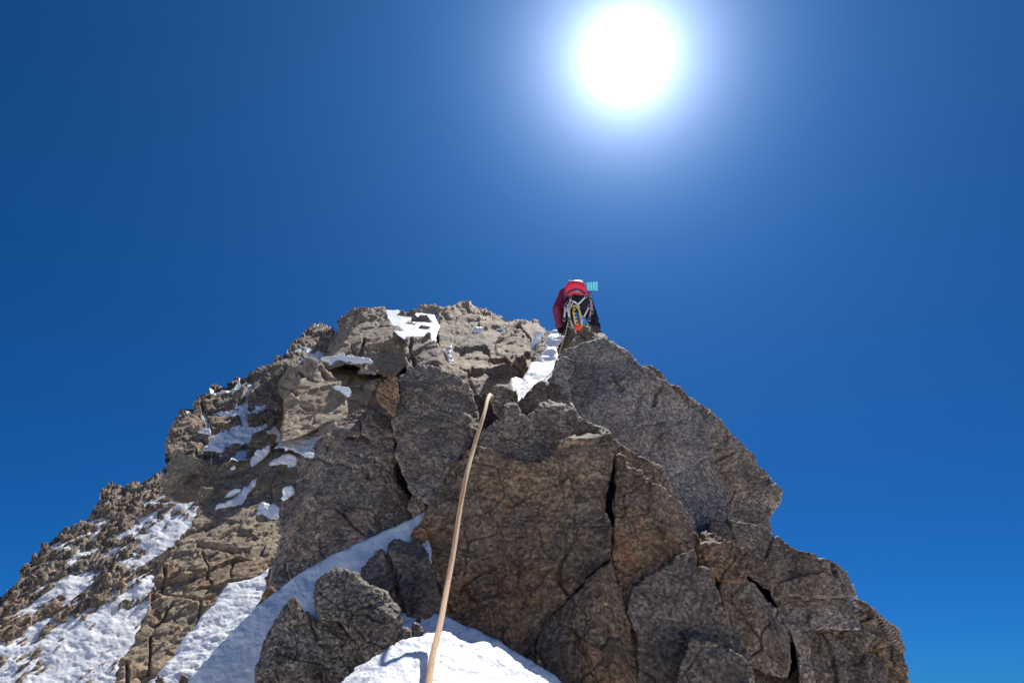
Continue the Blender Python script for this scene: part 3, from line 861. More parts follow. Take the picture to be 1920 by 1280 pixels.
body('rock_slab', [(1440, 1104), (1453, 1108), (1507, 1112), (1550, 1115), (1588, 1110), (1598, 1092), (1605, 1121), (1608, 1150), (1612, 1180), (1560, 1180), (1500, 1180), (1465, 1170), (1455, 1135)],
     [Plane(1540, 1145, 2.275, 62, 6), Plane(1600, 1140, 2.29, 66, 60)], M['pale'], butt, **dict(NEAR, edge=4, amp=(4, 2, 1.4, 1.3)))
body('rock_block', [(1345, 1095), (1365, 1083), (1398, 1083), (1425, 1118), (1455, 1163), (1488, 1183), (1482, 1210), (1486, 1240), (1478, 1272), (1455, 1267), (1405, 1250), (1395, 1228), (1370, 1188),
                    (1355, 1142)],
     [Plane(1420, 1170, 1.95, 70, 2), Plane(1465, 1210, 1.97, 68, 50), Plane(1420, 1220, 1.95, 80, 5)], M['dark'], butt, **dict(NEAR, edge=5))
body('rock_rib', [(1396, 1082), (1425, 1103), (1467, 1153), (1497, 1179), (1512, 1195), (1522, 1230), (1535, 1345), (1505, 1345), (1496, 1240), (1484, 1190), (1452, 1160)],
     [Plane(1480, 1190, 2.06, 64, 22)], M['gran'], butt, **dict(NEAR, edge=5))
body('rock_block', [(1392, 1240), (1410, 1246), (1455, 1262), (1480, 1268), (1500, 1230), (1515, 1345), (1410, 1345)],
     [Plane(1450, 1280, 2.02, 70, 0)], M['dark'], butt, **dict(NEAR, edge=4))
body('rock_block', [(1494, 1175), (1500, 1168), (1560, 1171), (1610, 1174), (1640, 1190), (1620, 1220), (1640, 1260), (1650, 1345), (1500, 1345), (1512, 1240), (1502, 1205)],
     [Plane(1560, 1230, 2.22, 66, 5)], M['dark'], butt, **NEAR, cracks=[([(1570, 1190), (1600, 1215), (1640, 1265)], 4, 8), ([(1535, 1180), (1560, 1230), (1570, 1290)], 3, 6)])
body('rock_block', [(1602, 1121), (1623, 1130), (1654, 1152), (1682, 1178), (1693, 1211), (1703, 1248), (1714, 1345), (1620, 1345), (1610, 1260), (1596, 1200), (1604, 1160)],
     [Plane(1650, 1220, 2.42, 66, 10), Plane(1690, 1220, 2.45, 66, 60), Plane(1640, 1150, 2.52, 45, 20)], M['brown'], butt, **NEAR,
     cracks=[([(1604, 1138), (1625, 1142), (1634, 1155), (1610, 1160)], 3, 6), ([(1610, 1180), (1650, 1230), (1690, 1280)], 3, 6)])
body('rock_block', [(676, 1062), (692, 1045), (709, 1028), (722, 1031), (744, 1014), (768, 1018), (782, 1006), (800, 1030), (806, 1060), (816, 1095), (834, 1130), (856, 1175), (800, 1190), (740, 1190),
                    (700, 1140), (680, 1090)],
     [Plane(740, 1090, 1.72, 62, -6), Plane(750, 1025, 1.83, 35, 10), Plane(815, 1100, 1.73, 60, 45)], M['dark'], butt, **dict(NEAR, edge=6),
     cracks=[([(722, 1032), (735, 1060), (745, 1110), (755, 1150)], 4, 9)])

# --- loose boulders in the snow at the foot of the face
b1 = body('boulder', [(478, 1345), (481, 1280), (482, 1246), (487, 1222), (502, 1190), (515, 1166), (525, 1143), (540, 1122), (547, 1115), (554, 1121), (565, 1138), (574, 1147), (591, 1158), (616, 1156),
                      (629, 1153), (638, 1163), (661, 1190), (681, 1212), (702, 1234), (700, 1290), (660, 1345)],
          [Plane(590, 1220, 1.28, 62, -2), Plane(510, 1220, 1.29, 66, -50), Plane(585, 1150, 1.36, 66, 25)], M['bould'], None, thick=0.35, **dict(NEAR, edge=9, amp=(7, 4, 1.8, 1.2)),
          cracks=[([(580, 1155), (586, 1175), (596, 1195)], 2.5, 6), ([(555, 1190), (558, 1215), (552, 1235)], 2, 3)])
tag(b1, 'pointed speckled granite boulder with a pale tip, lower left in the snow', 'boulder', 'boulders in the snow at the foot of the face')
b2 = body('boulder', [(588, 1122), (590, 1106), (596, 1087), (606, 1077), (621, 1072), (636, 1070), (651, 1073), (670, 1078), (685, 1088), (709, 1103), (728, 1114), (742, 1129), (753, 1145), (754, 1167),
                      (750, 1190), (744, 1215), (730, 1260), (700, 1260), (667, 1202), (637, 1165), (616, 1162), (599, 1158), (592, 1144)],
          [Plane(660, 1140, 1.36, 56, -4), Plane(600, 1120, 1.37, 62, -50), Plane(715, 1130, 1.37, 42, 28), Plane(640, 1085, 1.40, 25, 0)], M['bould'], None, thick=0.35,
          **dict(NEAR, edge=12, amp=(7, 4, 1.8, 1.2)), cracks=[([(600, 1110), (640, 1140), (690, 1150), (720, 1170)], 2, 3)])
tag(b2, 'rounded granite boulder behind the pointed one, sunlit on its right', 'boulder', 'boulders in the snow at the foot of the face')
b3 = body('stone', [(744, 1235), (746, 1200), (748, 1182), (755, 1172), (766, 1171), (772, 1180), (774, 1235)], [Plane(760, 1190, 1.30, 58, 0), Plane(760, 1178, 1.30, 25, 0)], M['bould'], None,
          thick=0.12, **dict(NEAR, edge=6, amp=(4, 2.5, 1.5, 1.2)))
tag(b3, 'small stone half buried in the snow, left one of a touching pair', 'stone', 'pair of small stones behind the snow mound')
b4 = body('stone', [(771, 1235), (771, 1178), (776, 1169), (785, 1169), (792, 1180), (796, 1235)], [Plane(783, 1190, 1.32, 58, 0), Plane(783, 1177, 1.32, 25, 0)], M['bould'], None,
          thick=0.12, **dict(NEAR, edge=6, amp=(4, 2.5, 1.5, 1.2)))
tag(b4, 'small stone with a bright top, right one of a touching pair', 'stone', 'pair of small stones behind the snow mound')
b5 = body('stone', [(332, 1320), (334, 1280), (337, 1262), (346, 1261), (360, 1272), (376, 1283), (380, 1320)], [Plane(350, 1280, 2.3, 60, 0), Plane(350, 1266, 2.32, 25, 0)], M['dark'], None,
          thick=0.15, **dict(NEAR, edge=5, amp=(4, 2, 1.5, 1)))
tag(b5, 'dark stone poking out of the snow at the bottom edge, wider of two', 'stone', 'dark stones at the bottom edge of the snow')
b6 = body('stone', [(290, 1320), (292, 1280), (297, 1264), (303, 1264), (309, 1277), (314, 1320)], [Plane(300, 1280, 2.7, 60, 0), Plane(300, 1268, 2.72, 25, 0)], M['dark'], None,
          thick=0.15, **dict(NEAR, edge=4, amp=(3, 2, 1.2, 1)))
tag(b6, 'narrow dark stone poking out at the lower left snow edge', 'stone', 'dark stones at the bottom edge of the snow')

# ---- snow near the camera (setting)
mound = body('snow_mound', [(600, 1420), (615, 1300), (640, 1275), (665, 1254), (700, 1232), (731, 1213), (750, 1203), (790, 1192), (819, 1183), (835, 1182), (846, 1186), (867, 1203), (908, 1206), (925, 1214),
                            (935, 1214), (950, 1224), (981, 1246), (1002, 1261), (1033, 1277), (1070, 1305), (1120, 1420)],
             [Plane(830, 1250, 1.11, 23, 6), Plane(690, 1250, 1.12, 30, -40), Plane(970, 1250, 1.13, 30, 45)], M['snow'], None, thick=0.5, smoothmax=30.0,
             bumps=[(725, 1236, 16, -6), (778, 1232, 15, -5), (735, 1264, 20, -6), (862, 1226, 13, -4), (905, 1246, 18, -5), (800, 1262, 14, -4), (690, 1262, 14, -5), (950, 1262, 16, -4)],
             **dict(SN, edge=10, edge_k=0.8, amp=(7, 3.2, 1.5), sizes=(80, 26, 6), warp=5))
tag(mound, 'sunlit snow mound in front with the rope across it', None, None, 'structure')
apron = body('snow_apron', [(720, 1165), (740, 1150), (758, 1145), (825, 1150), (867, 1171), (894, 1180), (929, 1199), (950, 1212), (992, 1234), (1033, 1262), (1080, 1300), (1150, 1420), (700, 1420), (700, 1250)],
             [Plane(850, 1190, 1.57, 42, 0)], M['snow'], None, thick=0.4, **dict(SN, edge=8, amp=(6, 3, .6)))
tag(apron, 'shaded snow strip between the mound and the brown face', None, None, 'structure')
gully = body('snow_gully', [(806, 955), (792, 960), (745, 985), (696, 1007), (640, 1032), (606, 1048), (575, 1069), (531, 1096), (500, 1120), (481, 1137), (440, 1180), (400, 1220), (350, 1280), (300, 1345),
                            (800, 1345), (800, 1200), (810, 1080)],
             [Plane(640, 1070, 1.80, 47, 4)], M['snow'], None, thick=0.5, smoothmax=20, **dict(SN, edge=6, amp=(6, 3, .6)))
tag(gully, 'shaded snow gully running up between the two rock masses', None, None, 'structure')
gully2 = body('snow_gully', [(504, 1062), (490, 1074), (469, 1084), (428, 1095), (412, 1112), (400, 1134), (386, 1146), (362, 1178), (340, 1202), (323, 1231), (303, 1255), (270, 1290), (230, 1345),
                             (520, 1345), (560, 1150), (530, 1090)],
              [Plane(430, 1150, 3.4, 36, -4)], M['snowm'], None, thick=0.8, **dict(SN, edge=6, amp=(5, 4, 1.2)))
tag(gully2, 'bright snow tongue below the tan slabs, left of the shaded gully', None, None, 'structure')


# ================================================================== SNOW PATCHES AND LOOSE ROCKS ON THE RIDGE
bpy.context.view_layer.update()
_dg = bpy.context.evaluated_depsgraph_get()


def rest(outline):
    """the plane (linear in 1/depth) of the rock found under an outline"""
    o = np.asarray(outline, float)
    xs, ys = np.meshgrid(np.linspace(*(o[:, 0].min(), o[:, 0].max()), 14), np.linspace(*(o[:, 1].min(), o[:, 1].max()), 14))
    ok = inside(xs, ys, o)
    pts = np.stack([xs[ok], ys[ok]], 1)
    rows, w = [], []
    for x, y in pts:
        d = ray(x, y)
        hit, loc, *_ = scene.ray_cast(_dg, Vector(CAM.tolist()), Vector(d.tolist()).normalized())
        if hit:
            rows.append((x, y))
            w.append(1.0 / float((np.array(loc) - CAM) @ FWD))
    rows, w = np.array(rows), np.array(w)
    med = np.median(w)
    good = np.abs(w / med - 1) < 0.12
    rows, w = rows[good], w[good]
    c = rows.mean(0)
    A = np.column_stack([(rows - c) / 30.0, np.ones(len(rows))])
    reg = np.diag([2.0, 2.0, 0.0])                  # keep small patches from tilting wildly
    k = np.linalg.solve(A.T @ A + reg, A.T @ w)
    hi = np.percentile(w - A @ k, 84)
    return lambda X, Y: 1.0 / np.maximum((X - c[0]) / 30.0 * k[0] + (Y - c[1]) / 30.0 * k[1] + k[2] + hi, 1e-3)


def patch(outline, k, label, mat='snowf', lift=2.2, pl=None):
    b = body('snow_patch', outline, (lambda X, Y: pl.z(X, Y)) if pl else rest(outline), M[mat], None, thick=0.25, kind='snow', step=1.4, amp=(3.0, 2.6, 1.2), sizes=(30, 12, 5), warp=4.0, edge=3.0, edge_k=0.8,
             level=lambda x, y: lift + 0 * x)
    return tag(b, label, 'snow patch', 'snow patches on the rocky ridge')


patch([(603, 676), (607, 671), (622, 670), (632, 668), (644, 662), (645, 670), (665, 670), (690, 675), (702, 679), (670, 681), (635, 680), (628, 686), (617, 685), (617, 680)], 0.965,
      'long thin white snow ledge below the summit head')
patch([(669, 699), (680, 692), (688, 691), (698, 696), (709, 693), (702, 701), (690, 702)], 0.965, 'small flat snow patch just below the long summit snow ledge')
patch([(626, 724), (640, 725), (651, 727), (656, 735), (652, 743), (640, 736)], 0.955, 'small slanting snow patch on the right edge of the tan bulge')
patch([(514, 842), (528, 830), (546, 823), (566, 812), (575, 809), (589, 797), (607, 787), (644, 779), (637, 793), (622, 798), (615, 817), (603, 822), (590, 842), (594, 862), (580, 862), (565, 853),
       (551, 844), (532, 842)], 0.935, 'large curving snow patch between the tan bulge and the grey outcrop', pl=Plane(585, 830, float(RP.z(585, 830)) * .885, 36, 4))
patch([(497, 811), (507, 804), (515, 799), (523, 809), (529, 827), (518, 829), (514, 815)], 0.95, 'small snow patch at the left foot of the tan bulge')
patch([(505, 874), (515, 863), (532, 855), (546, 853), (560, 861), (557, 869), (547, 881), (540, 879), (539, 872), (528, 869)], 0.915, 'arched snow patch capping a brown boulder')
patch([(429, 866), (441, 856), (449, 847), (466, 847), (460, 856), (461, 864)], 0.95, 'triangular snow patch on the ledge above the tan slab')
patch([(469, 868), (472, 860), (484, 844), (503, 838), (505, 844), (497, 856), (484, 867), (472, 879)], 0.935, 'broken snow patch between two brown blocks, upper middle')
patch([(416, 938), (425, 928), (439, 919), (450, 919), (436, 929), (422, 936)], 0.925, 'thin snow streak on the lower edge of the tan slab')
patch([(402, 956), (408, 947), (437, 938), (433, 947), (418, 952)], 0.92, 'lowest snow streak beside the couloir rocks')
patch([(429, 951), (442, 935), (453, 925), (461, 913), (483, 897), (476, 913), (462, 925), (462, 937), (449, 947)], 0.915, 'long forked snow streak slanting up across the slabs')
patch([(480, 967), (483, 956), (491, 945), (515, 945), (524, 958), (523, 970), (510, 973), (497, 967)], 0.90, 'thick bright rounded snow cap in a dark hollow')
patch([(527, 937), (534, 928), (535, 915), (547, 914), (549, 927), (540, 938)], 0.895, 'small upright snow patch beside the grey outcrop')
patch([(431, 877), (441, 871), (442, 878), (434, 884)], 0.94, 'tiny bright snow spot on the tan slab')
patch([(372, 811), (381, 804), (392, 804), (394, 814)], 1.0, 'small snow cap high on the dark skyline rocks')
patch([(386, 847), (400, 837), (411, 839), (423, 839), (413, 849)], 1.0, 'flat snow patch on the dark rocks above the pillar')
patch([(831, 658), (848, 645), (843, 660), (850, 680), (845, 688), (839, 667)], 0.905, 'narrow snow runnel in the dark cleft below the summit snow')
patch([(885, 624), (893, 612), (904, 612), (898, 623)], 0.90, 'small snow patch under the cap rock')
patch([(929, 618), (946, 612), (948, 614), (934, 621)], 0.90, 'thin snow sliver above the rounded tan slab')
patch([(972, 669), (975, 662), (985, 656), (993, 653), (997, 642), (1006, 631), (1016, 621), (1019, 629), (1016, 641), (1003, 651), (998, 661), (990, 657), (982, 660), (979, 669)], 0.86,
      'slanting snow streak left of the snow chute')


def loose(outline, plane, label, mat='slate', grp='rocks lying in the ridge snow', **kw):
    b = body('rock', outline, [plane], M[mat], None, thick=0.4, **dict(FAR, amp=(3, 2, 1.2, .8), edge=3, **kw))
    return tag(b, label, 'rock', grp)


loose([(769, 603), (771, 591), (776, 589), (782, 595), (792, 590), (804, 593), (811, 602), (795, 605)], Plane(790, 603, float(SP.z(*(790, 603))) * .992, 55, 0), 'largest dark rock lying in the bright summit snow')
loose([(755, 607), (762, 604), (772, 605), (782, 607), (768, 609)], Plane(768, 607, float(SP.z(*(768, 607))) * .992, 55, 0), 'small flat dark rock left in the bright summit snow')
loose([(784, 617), (790, 612), (800, 611), (807, 613), (798, 617)], Plane(795, 615, float(SP.z(*(795, 615))) * .992, 55, 0), 'small dark rock low in the bright summit snow')
loose([(574, 808), (583, 801), (591, 803), (598, 803), (600, 812), (588, 818), (578, 816)], Plane(587, 814, float(RP.z(587, 814)) * .875, 55, 0), 'dark rock sitting in the large curving snow patch')


# ================================================================== ROPE
def tube(name, pts, rad, mat, parent=None, sides=10, closed=False):
    pts = np.asarray(pts, float)
    n = len(pts)
    rad = np.broadcast_to(np.asarray(rad, float), (n,))
    t = np.roll(pts, -1, 0) - np.roll(pts, 1, 0)
    if not closed:
        t[0], t[-1] = pts[1] - pts[0], pts[-1] - pts[-2]
    t /= np.linalg.norm(t, axis=1, keepdims=True)
    up = np.array([0.31, 0.2, 0.93])
    nrm_ = []
    a = np.cross(t[0], up)
    a /= np.linalg.norm(a)
    for i in range(n):
        a = a - t[i] * (a @ t[i])
        a /= np.linalg.norm(a)
        nrm_.append(a.copy())
    nrm_ = np.array(nrm_)
    bi = np.cross(t, nrm_)
    an = np.linspace(0, 2 * math.pi, sides, endpoint=False)
    V = (pts[:, None] + rad[:, None, None] * (np.cos(an)[None, :, None] * nrm_[:, None] + np.sin(an)[None, :, None] * bi[:, None])).reshape(-1, 3)
    F = []
    for i in range(n if closed else n - 1):
        j = (i + 1) % n
        for k in range(sides):
            l = (k + 1) % sides
            F.append((i * sides + k, i * sides + l, j * sides + l, j * sides + k))
    if not closed:
        F.append(tuple(range(sides))[::-1])
        F.append(tuple((n - 1) * sides + k for k in range(sides)))
    return link(name, V, F, mat, parent)


def spline(pts, n):
    pts = np.asarray(pts, float)
    d = np.concatenate([[0], np.cumsum(np.linalg.norm(np.diff(pts, axis=0), axis=1))])
    P = np.concatenate([[2 * pts[0] - pts[1]], pts, [2 * pts[-1] - pts[-2]]])
    out = []
    for s in np.linspace(0, d[-1], n):
        i = min(np.searchsorted(d, s, 'right') - 1, len(pts) - 2)
        u = (s - d[i]) / max(d[i + 1] - d[i], 1e-9)
        p0, p1, p2, p3 = P[i], P[i + 1], P[i + 2], P[i + 3]
        out.append(0.5 * (2 * p1 + (p2 - p0) * u + (2 * p0 - 5 * p1 + 4 * p2 - p3) * u * u + (3 * p1 - p0 - 3 * p2 + p3) * u ** 3))
    return np.array(out)


def rope_mat():
    m, nt, b = mat_new('rope_sheath')
    tc = nt.nodes.new('ShaderNodeTexCoord')
    co = tc.outputs['Object']
    ch = nt.nodes.new('ShaderNodeTexVoronoi')
    ch.inputs['Scale'].default_value = 420
    nt.links.new(co, ch.inputs['Vector'])
    c = mix(nt, noise(nt, co, 160, 4, 0.6), (0.90, 0.50, 0.20), (0.97, 0.66, 0.34))
    c = mix(nt, ramp(nt, ch.outputs['Distance'], [(0.25, g3(0)), (0.75, g3(0.55))]), c, (0.42, 0.17, 0.07))
    nt.links.new(c, b.inputs['Base Color'])
    b.inputs['Roughness'].default_value = 0.75
    b.inputs['Sheen Weight'].default_value = 0.3
    bp = nt.nodes.new('ShaderNodeBump')
    bp.inputs['Strength'].default_value = 0.8
    bp.inputs['Distance'].default_value = 0.0012
    nt.links.new(ch.outputs['Distance'], bp.inputs['Height'])
    nt.links.new(bp.outputs[0], b.inputs['Normal'])
    # the sheath lets some of the sun behind it through
    b.inputs['Subsurface Weight'].default_value = 0.85
    b.inputs['Subsurface Radius'].default_value = (1.0, 0.62, 0.36)
    b.inputs['Subsurface Scale'].default_value = 0.012
    return m


M['rope'] = rope_mat()
CZ = 9.3                                            # depth of the climber
path = [(780, 1420, .84), (798, 1315, .98), (804, 1280, 1.03), (812, 1225, 1.10), (826, 1167, 1.19), (838, 1101, 1.30), (850, 1036, 1.40), (862, 957, 1.53), (873, 898, 1.63), (888, 840, 1.76), (907, 778, 1.91),
        (914, 750, 2.02), (918, 742, 2.12), (921, 741, 2.35), (940, 752, 3.4), (985, 732, 6.0), (1020, 712, 7.7), (1040, 690, 8.1), (1046, 672, 8.5), (1052, 650, 8.75), (1058, 632, 9.0), (1062, 617, 9.12), (1066, 598, 9.15)]
pw = np.array([at(x, y, z) for x, y, z in path])
rope = tube('climbing_rope', spline(pw, 420), 0.0053, M['rope'], None, 12)
tag(rope, 'long pale orange rope running up from the bottom edge to the climber', 'rope')

# ================================================================== CLIMBER
PX = CZ / FPX                                       # metres per photo pixel there


def cp(x, y, dz=0.0):
    """point in the climber's vertical plane; dz is metres nearer the camera"""
    return at(x, y, CZ - dz)


def skin(name, joints, bones, mat, parent, root=0, sub=2):
    """one continuous tapering surface grown along a skeleton; joints: (xyz, radius or (rx, ry))"""
    pts = np.array([j[0] for j in joints])
    c = pts.mean(0)
    me = bpy.data.meshes.new(name)
    me.from_pydata((pts - c).tolist(), bones, [])
    o = bpy.data.objects.new(name, me)
    COL.objects.link(o)
    sk = o.modifiers.new('skin', 'SKIN')
    sk.use_smooth_shade = True
    sk.branch_smoothing = 0.4
    for i, j in enumerate(joints):
        r = j[1] if isinstance(j[1], tuple) else (j[1], j[1])
        me.skin_vertices[0].data[i].radius = r
        me.skin_vertices[0].data[i].use_root = (i == root)
    ss = o.modifiers.new('sub', 'SUBSURF')
    ss.levels = ss.render_levels = sub
    dg = bpy.context.evaluated_depsgraph_get()
    me2 = bpy.data.meshes.new_from_object(o.evaluated_get(dg))
    me2.name = name
    bpy.data.objects.remove(o)
    me2.materials.clear()
    me2.materials.append(mat)
    me2.polygons.foreach_set('use_smooth', np.full(len(me2.polygons), True))
    o = bpy.data.objects.new(name, me2)
    COL.objects.link(o)
    o.location = (c - (np.array(parent.location) if parent is not None else 0)).tolist()
    if parent is not None:
        o.parent = parent
    return o


def ellipsoid(name, c, ax, mat, parent=None, seg=20, rings=12, power=1.0, cut=None):
    """ax: three axis vectors (world)"""
    u = np.linspace(0, 2 * math.pi, seg, endpoint=False)
    v = np.linspace(0, math.pi, rings + 1)
    sp = lambda a: np.sign(a) * np.abs(a) ** power
    V = []
    for b in v:
        for a in u:
            V.append(np.asarray(c) + sp(math.sin(b) * math.cos(a)) * ax[0] + sp(math.sin(b) * math.sin(a)) * ax[1] + sp(math.cos(b)) * ax[2])
    F = []
    for i in range(rings):
        for k in range(seg):
            l = (k + 1) % seg
            F.append((i * seg + k, (i + 1) * seg + k, (i + 1) * seg + l, i * seg + l))
    return link(name, V, F, mat, parent)


M['maroon'] = plain_mat('jacket_maroon', (0.20, 0.020, 0.060), 0.6, 0.5, 60)
M['black'] = plain_mat('trousers_black', (0.016, 0.018, 0.030), 0.65, 0.5, 60)
M['boot'] = plain_mat('boot_dark', (0.012, 0.010, 0.016), 0.85, 0.3, 80)
for _k in ('black', 'boot'):
    M[_k].node_tree.nodes['Principled BSDF'].inputs['Specular IOR Level'].default_value = 0.12
M['steel'] = plain_mat('crampon_steel', (0.10, 0.10, 0.11), 0.6, 0.0, 90, 0.6)
M['skinc'] = plain_mat('skin_tone', (0.42, 0.25, 0.17), 0.55, 0.0, 60)
M['redpack'] = plain_mat('pack_red', (0.80, 0.022, 0.060), 0.5, 0.6, 40)
M['packgrey'] = plain_mat('pack_base_grey', (0.33, 0.31, 0.40), 0.6, 0.4, 60)
M['packdark'] = plain_mat('pack_trim', (0.13, 0.03, 0.09), 0.6, 0.4, 60)
M['mat'] = plain_mat('mat_cyan', (0.24, 0.86, 0.95), 0.65, 0.2, 60)
M['yellow'] = plain_mat('webbing_yellow', (0.80, 0.60, 0.05), 0.6, 0.3, 90)
M['orange'] = plain_mat('webbing_orange', (0.75, 0.36, 0.04), 0.6, 0.3, 90)
M['redcap'] = plain_mat('plastic_red', (0.78, 0.055, 0.03), 0.4, 0.1, 90)
M['white'] = plain_mat('sling_white', (0.70, 0.70, 0.66), 0.7, 0.3, 90)
M['pink'] = plain_mat('sling_pink', (0.55, 0.28, 0.27), 0.7, 0.3, 90)
M['metal'] = plain_mat('alloy', (0.50, 0.51, 0.55), 0.4, 0.0, 90, 0.9)
M['helmet'] = plain_mat('helmet_shell', (0.75, 0.76, 0.78), 0.35, 0.0, 40)

pers = empty('person', cp(1085, 617), 'climber in maroon jacket and black trousers bent over on the crest', 'person')
# skeleton: seen from behind and below, folded forward, feet on the rock, the left arm reaching down to a hold
J = {
    'pelvis': cp(1085, 566, .10), 'waist': cp(1082, 554, -.08), 'chest': cp(1078, 545, -.34), 'neck': cp(1077, 540, -.52), 'head': cp(1079, 556, -.60), 'crown': cp(1079, 562, -.70),
    'hipl': cp(1073, 571, .06), 'kneel': cp(1066, 586, -.06), 'anklel': cp(1063, 606, .02), 'toel': cp(1062, 612, -.14),
    'hipr': cp(1098, 571, .06), 'kneer': cp(1106, 584, -.10), 'ankler': cp(1112, 600, .04), 'toer': cp(1108, 609, -.14),
    'shl': cp(1060, 552, -.34), 'ell': cp(1046, 580, -.16), 'wrl': cp(1050, 612, -.06), 'hal': cp(1052, 619, -.04),
    'shr': cp(1092, 549, -.40), 'elr': cp(1101, 560, -.62), 'wrr': cp(1094, 578, -.74), 'har': cp(1093, 585, -.76)}
names = list(J)
ix = {k: i for i, k in enumerate(names)}
rad = dict(pelvis=.125, waist=.095, chest=.10, neck=.055, head=.085, crown=.07, hipl=.08, kneel=.048, anklel=.042, toel=.038, hipr=.08, kneer=.048, ankler=.042, toer=.038,
           shl=.062, ell=.043, wrl=.030, hal=.034, shr=.062, elr=.043, wrr=.030, har=.034)
bones = [('pelvis', 'waist'), ('waist', 'chest'), ('chest', 'neck'), ('neck', 'head'), ('head', 'crown'), ('pelvis', 'hipl'), ('hipl', 'kneel'), ('kneel', 'anklel'), ('anklel', 'toel'),
         ('pelvis', 'hipr'), ('hipr', 'kneer'), ('kneer', 'ankler'), ('ankler', 'toer'), ('chest', 'shl'), ('shl', 'ell'), ('ell', 'wrl'), ('wrl', 'hal'), ('chest', 'shr'), ('shr', 'elr'),
         ('elr', 'wrr'), ('wrr', 'har')]
joints = [(J[k], rad[k]) for k in names]
bl = [(ix[a], ix[b]) for a, b in bones]
# five fingers on each hand, bent over the hold
for hnd, wr in (('hal', 'wrl'), ('har', 'wrr')):
    d = J[hnd] - J[wr]
    d /= np.linalg.norm(d)
    side = np.cross(d, np.array([0, 1.0, 0]))
    side /= np.linalg.norm(side)
    bend = np.cross(side, d)
    for f, (off, ln) in enumerate(((-.030, .058), (-.010, .070), (.010, .074), (.030, .066))):
        b0 = J[hnd] + side * off + d * .012
        b1_ = b0 + d * ln * .5 + bend * .010
        b2_ = b1_ + d * ln * .35 + bend * .030
        k = len(joints)
        joints += [(b0, .011), (b1_, .010), (b2_, .008)]
        bl += [(ix[hnd], k), (k, k + 1), (k + 1, k + 2)]
    k = len(joints)
    s = 1 if hnd == 'hal' else -1
    joints += [(J[hnd] + side * s * .036 - d * .01, .013), (J[hnd] + side * s * .055 + d * .028 + bend * .02, .010)]
    bl += [(ix[hnd], k), (k, k + 1)]
skin('body', joints, bl, M['skinc'], pers, root=0, sub=1)


def blob(name, caps, mat, vox=0.013):
    """one closed surface over a set of tapered, round-ended limbs"""
    bm = bmesh.new()
    for p0, r0, p1, r1 in caps:
        p0, p1 = np.asarray(p0), np.asarray(p1)
        for i in range(7):
            t = i / 6
            r = r0 + (r1 - r0) * t
            p = p0 + (p1 - p0) * t
            bmesh.ops.create_icosphere(bm, subdivisions=2, radius=r, matrix=Matrix.Translation(Vector(p.tolist())))
    c = np.mean([k[0] for k in caps], 0)
    bmesh.ops.translate(bm, verts=bm.verts, vec=Vector((-c).tolist()))
    me = bpy.data.meshes.new(name)
    bm.to_mesh(me)
    bm.free()
    o = bpy.data.objects.new(name, me)
    COL.objects.link(o)
    rm = o.modifiers.new('r', 'REMESH')
    rm.mode, rm.voxel_size, rm.use_smooth_shade = 'VOXEL', vox, True
    sm = o.modifiers.new('s', 'SMOOTH')
    sm.iterations, sm.factor = 5, 0.5
    me2 = bpy.data.meshes.new_from_object(o.evaluated_get(bpy.context.evaluated_depsgraph_get()))
    me2.name = name
    bpy.data.objects.remove(o)
    # creases of loose cloth
    n = len(me2.vertices)
    co = np.empty(n * 3, np.float32)
    me2.vertices.foreach_get('co', co)
    co = co.reshape(-1, 3).astype(float)
    no = np.array([v.normal[:] for v in me2.vertices])
    co += no * (0.012 * fbm((co + c) / 0.07, 3, 77, 0.55, True))[:, None]
    me2.vertices.foreach_set('co', co.astype(np.float32).ravel())
    me2.materials.clear()
    me2.materials.append(mat)
    me2.polygons.foreach_set('use_smooth', np.full(len(me2.polygons), True))
    me2.update()
    o = bpy.data.objects.new(name, me2)
    COL.objects.link(o)
    o.location = (c - np.array(pers.location)).tolist()
    o.parent = pers
    return o


blob('jacket', [(J['waist'], .125, J['chest'], .135), (J['chest'], .12, J['shl'], .095), (J['shl'], .092, J['ell'], .078), (J['ell'], .076, J['wrl'], .058),
                (J['chest'], .12, J['shr'], .09), (J['shr'], .085, J['elr'], .066), (J['elr'], .064, J['wrr'], .05)], M['maroon'])
blob('trousers', [(J['waist'], .128, J['pelvis'], .145), (J['pelvis'], .14, J['hipl'], .115), (J['hipl'], .11, J['kneel'], .08), (J['kneel'], .08, J['anklel'], .066),
                  (J['pelvis'], .14, J['hipr'], .118), (J['hipr'], .112, J['kneer'], .09), (J['kneer'], .088, J['ankler'], .078)], M['black'])
for s in 'lr':
    blob('glove', [(J['wr' + s], .046, J['ha' + s], .050)], M['boot'])
for s, dx in (('l', 0), ('r', 0)):
    a, t = J['ankle' + s], J['toe' + s]
    heel = a + np.array([0, -.06, -.085])
    toe = a + np.array([.085 if s == 'r' else -.03, .11, -.075])
    bt = skin('boot', [(a + np.array([0, 0, .03]), .060), (a + np.array([0, 0, -.04]), .058), (heel, .048), (toe * .5 + heel * .5, .050), (toe, .042)],
              [(0, 1), (1, 2), (1, 3), (3, 4)], M['boot'], pers, root=1)
    # crampon: one toothed steel frame under the sole
    dv = toe - heel
    sd = np.cross(dv / np.linalg.norm(dv), np.array([0, 0, 1.0])) * .040
    V, F = [], []
    NT = 9
    for i in range(NT):
        p = heel + dv * (-.12 + 1.3 * i / (NT - 1)) + np.array([0, 0, -.045])
        for sg in (-1, 1):
            V.append(p + sd * sg)
            V.append(p + sd * sg + np.array([0, 0, -.042 if i % 2 else -.012]))
    for i in range(NT - 1):
        a0, b0 = i * 4, i * 4 + 4
        F += [(a0, b0, b0 + 1, a0 + 1), (a0 + 2, a0 + 3, b0 + 3, b0 + 2), (a0, a0 + 2, b0 + 2, b0)]
    link('crampon', V, F, M['steel'], bt, False)
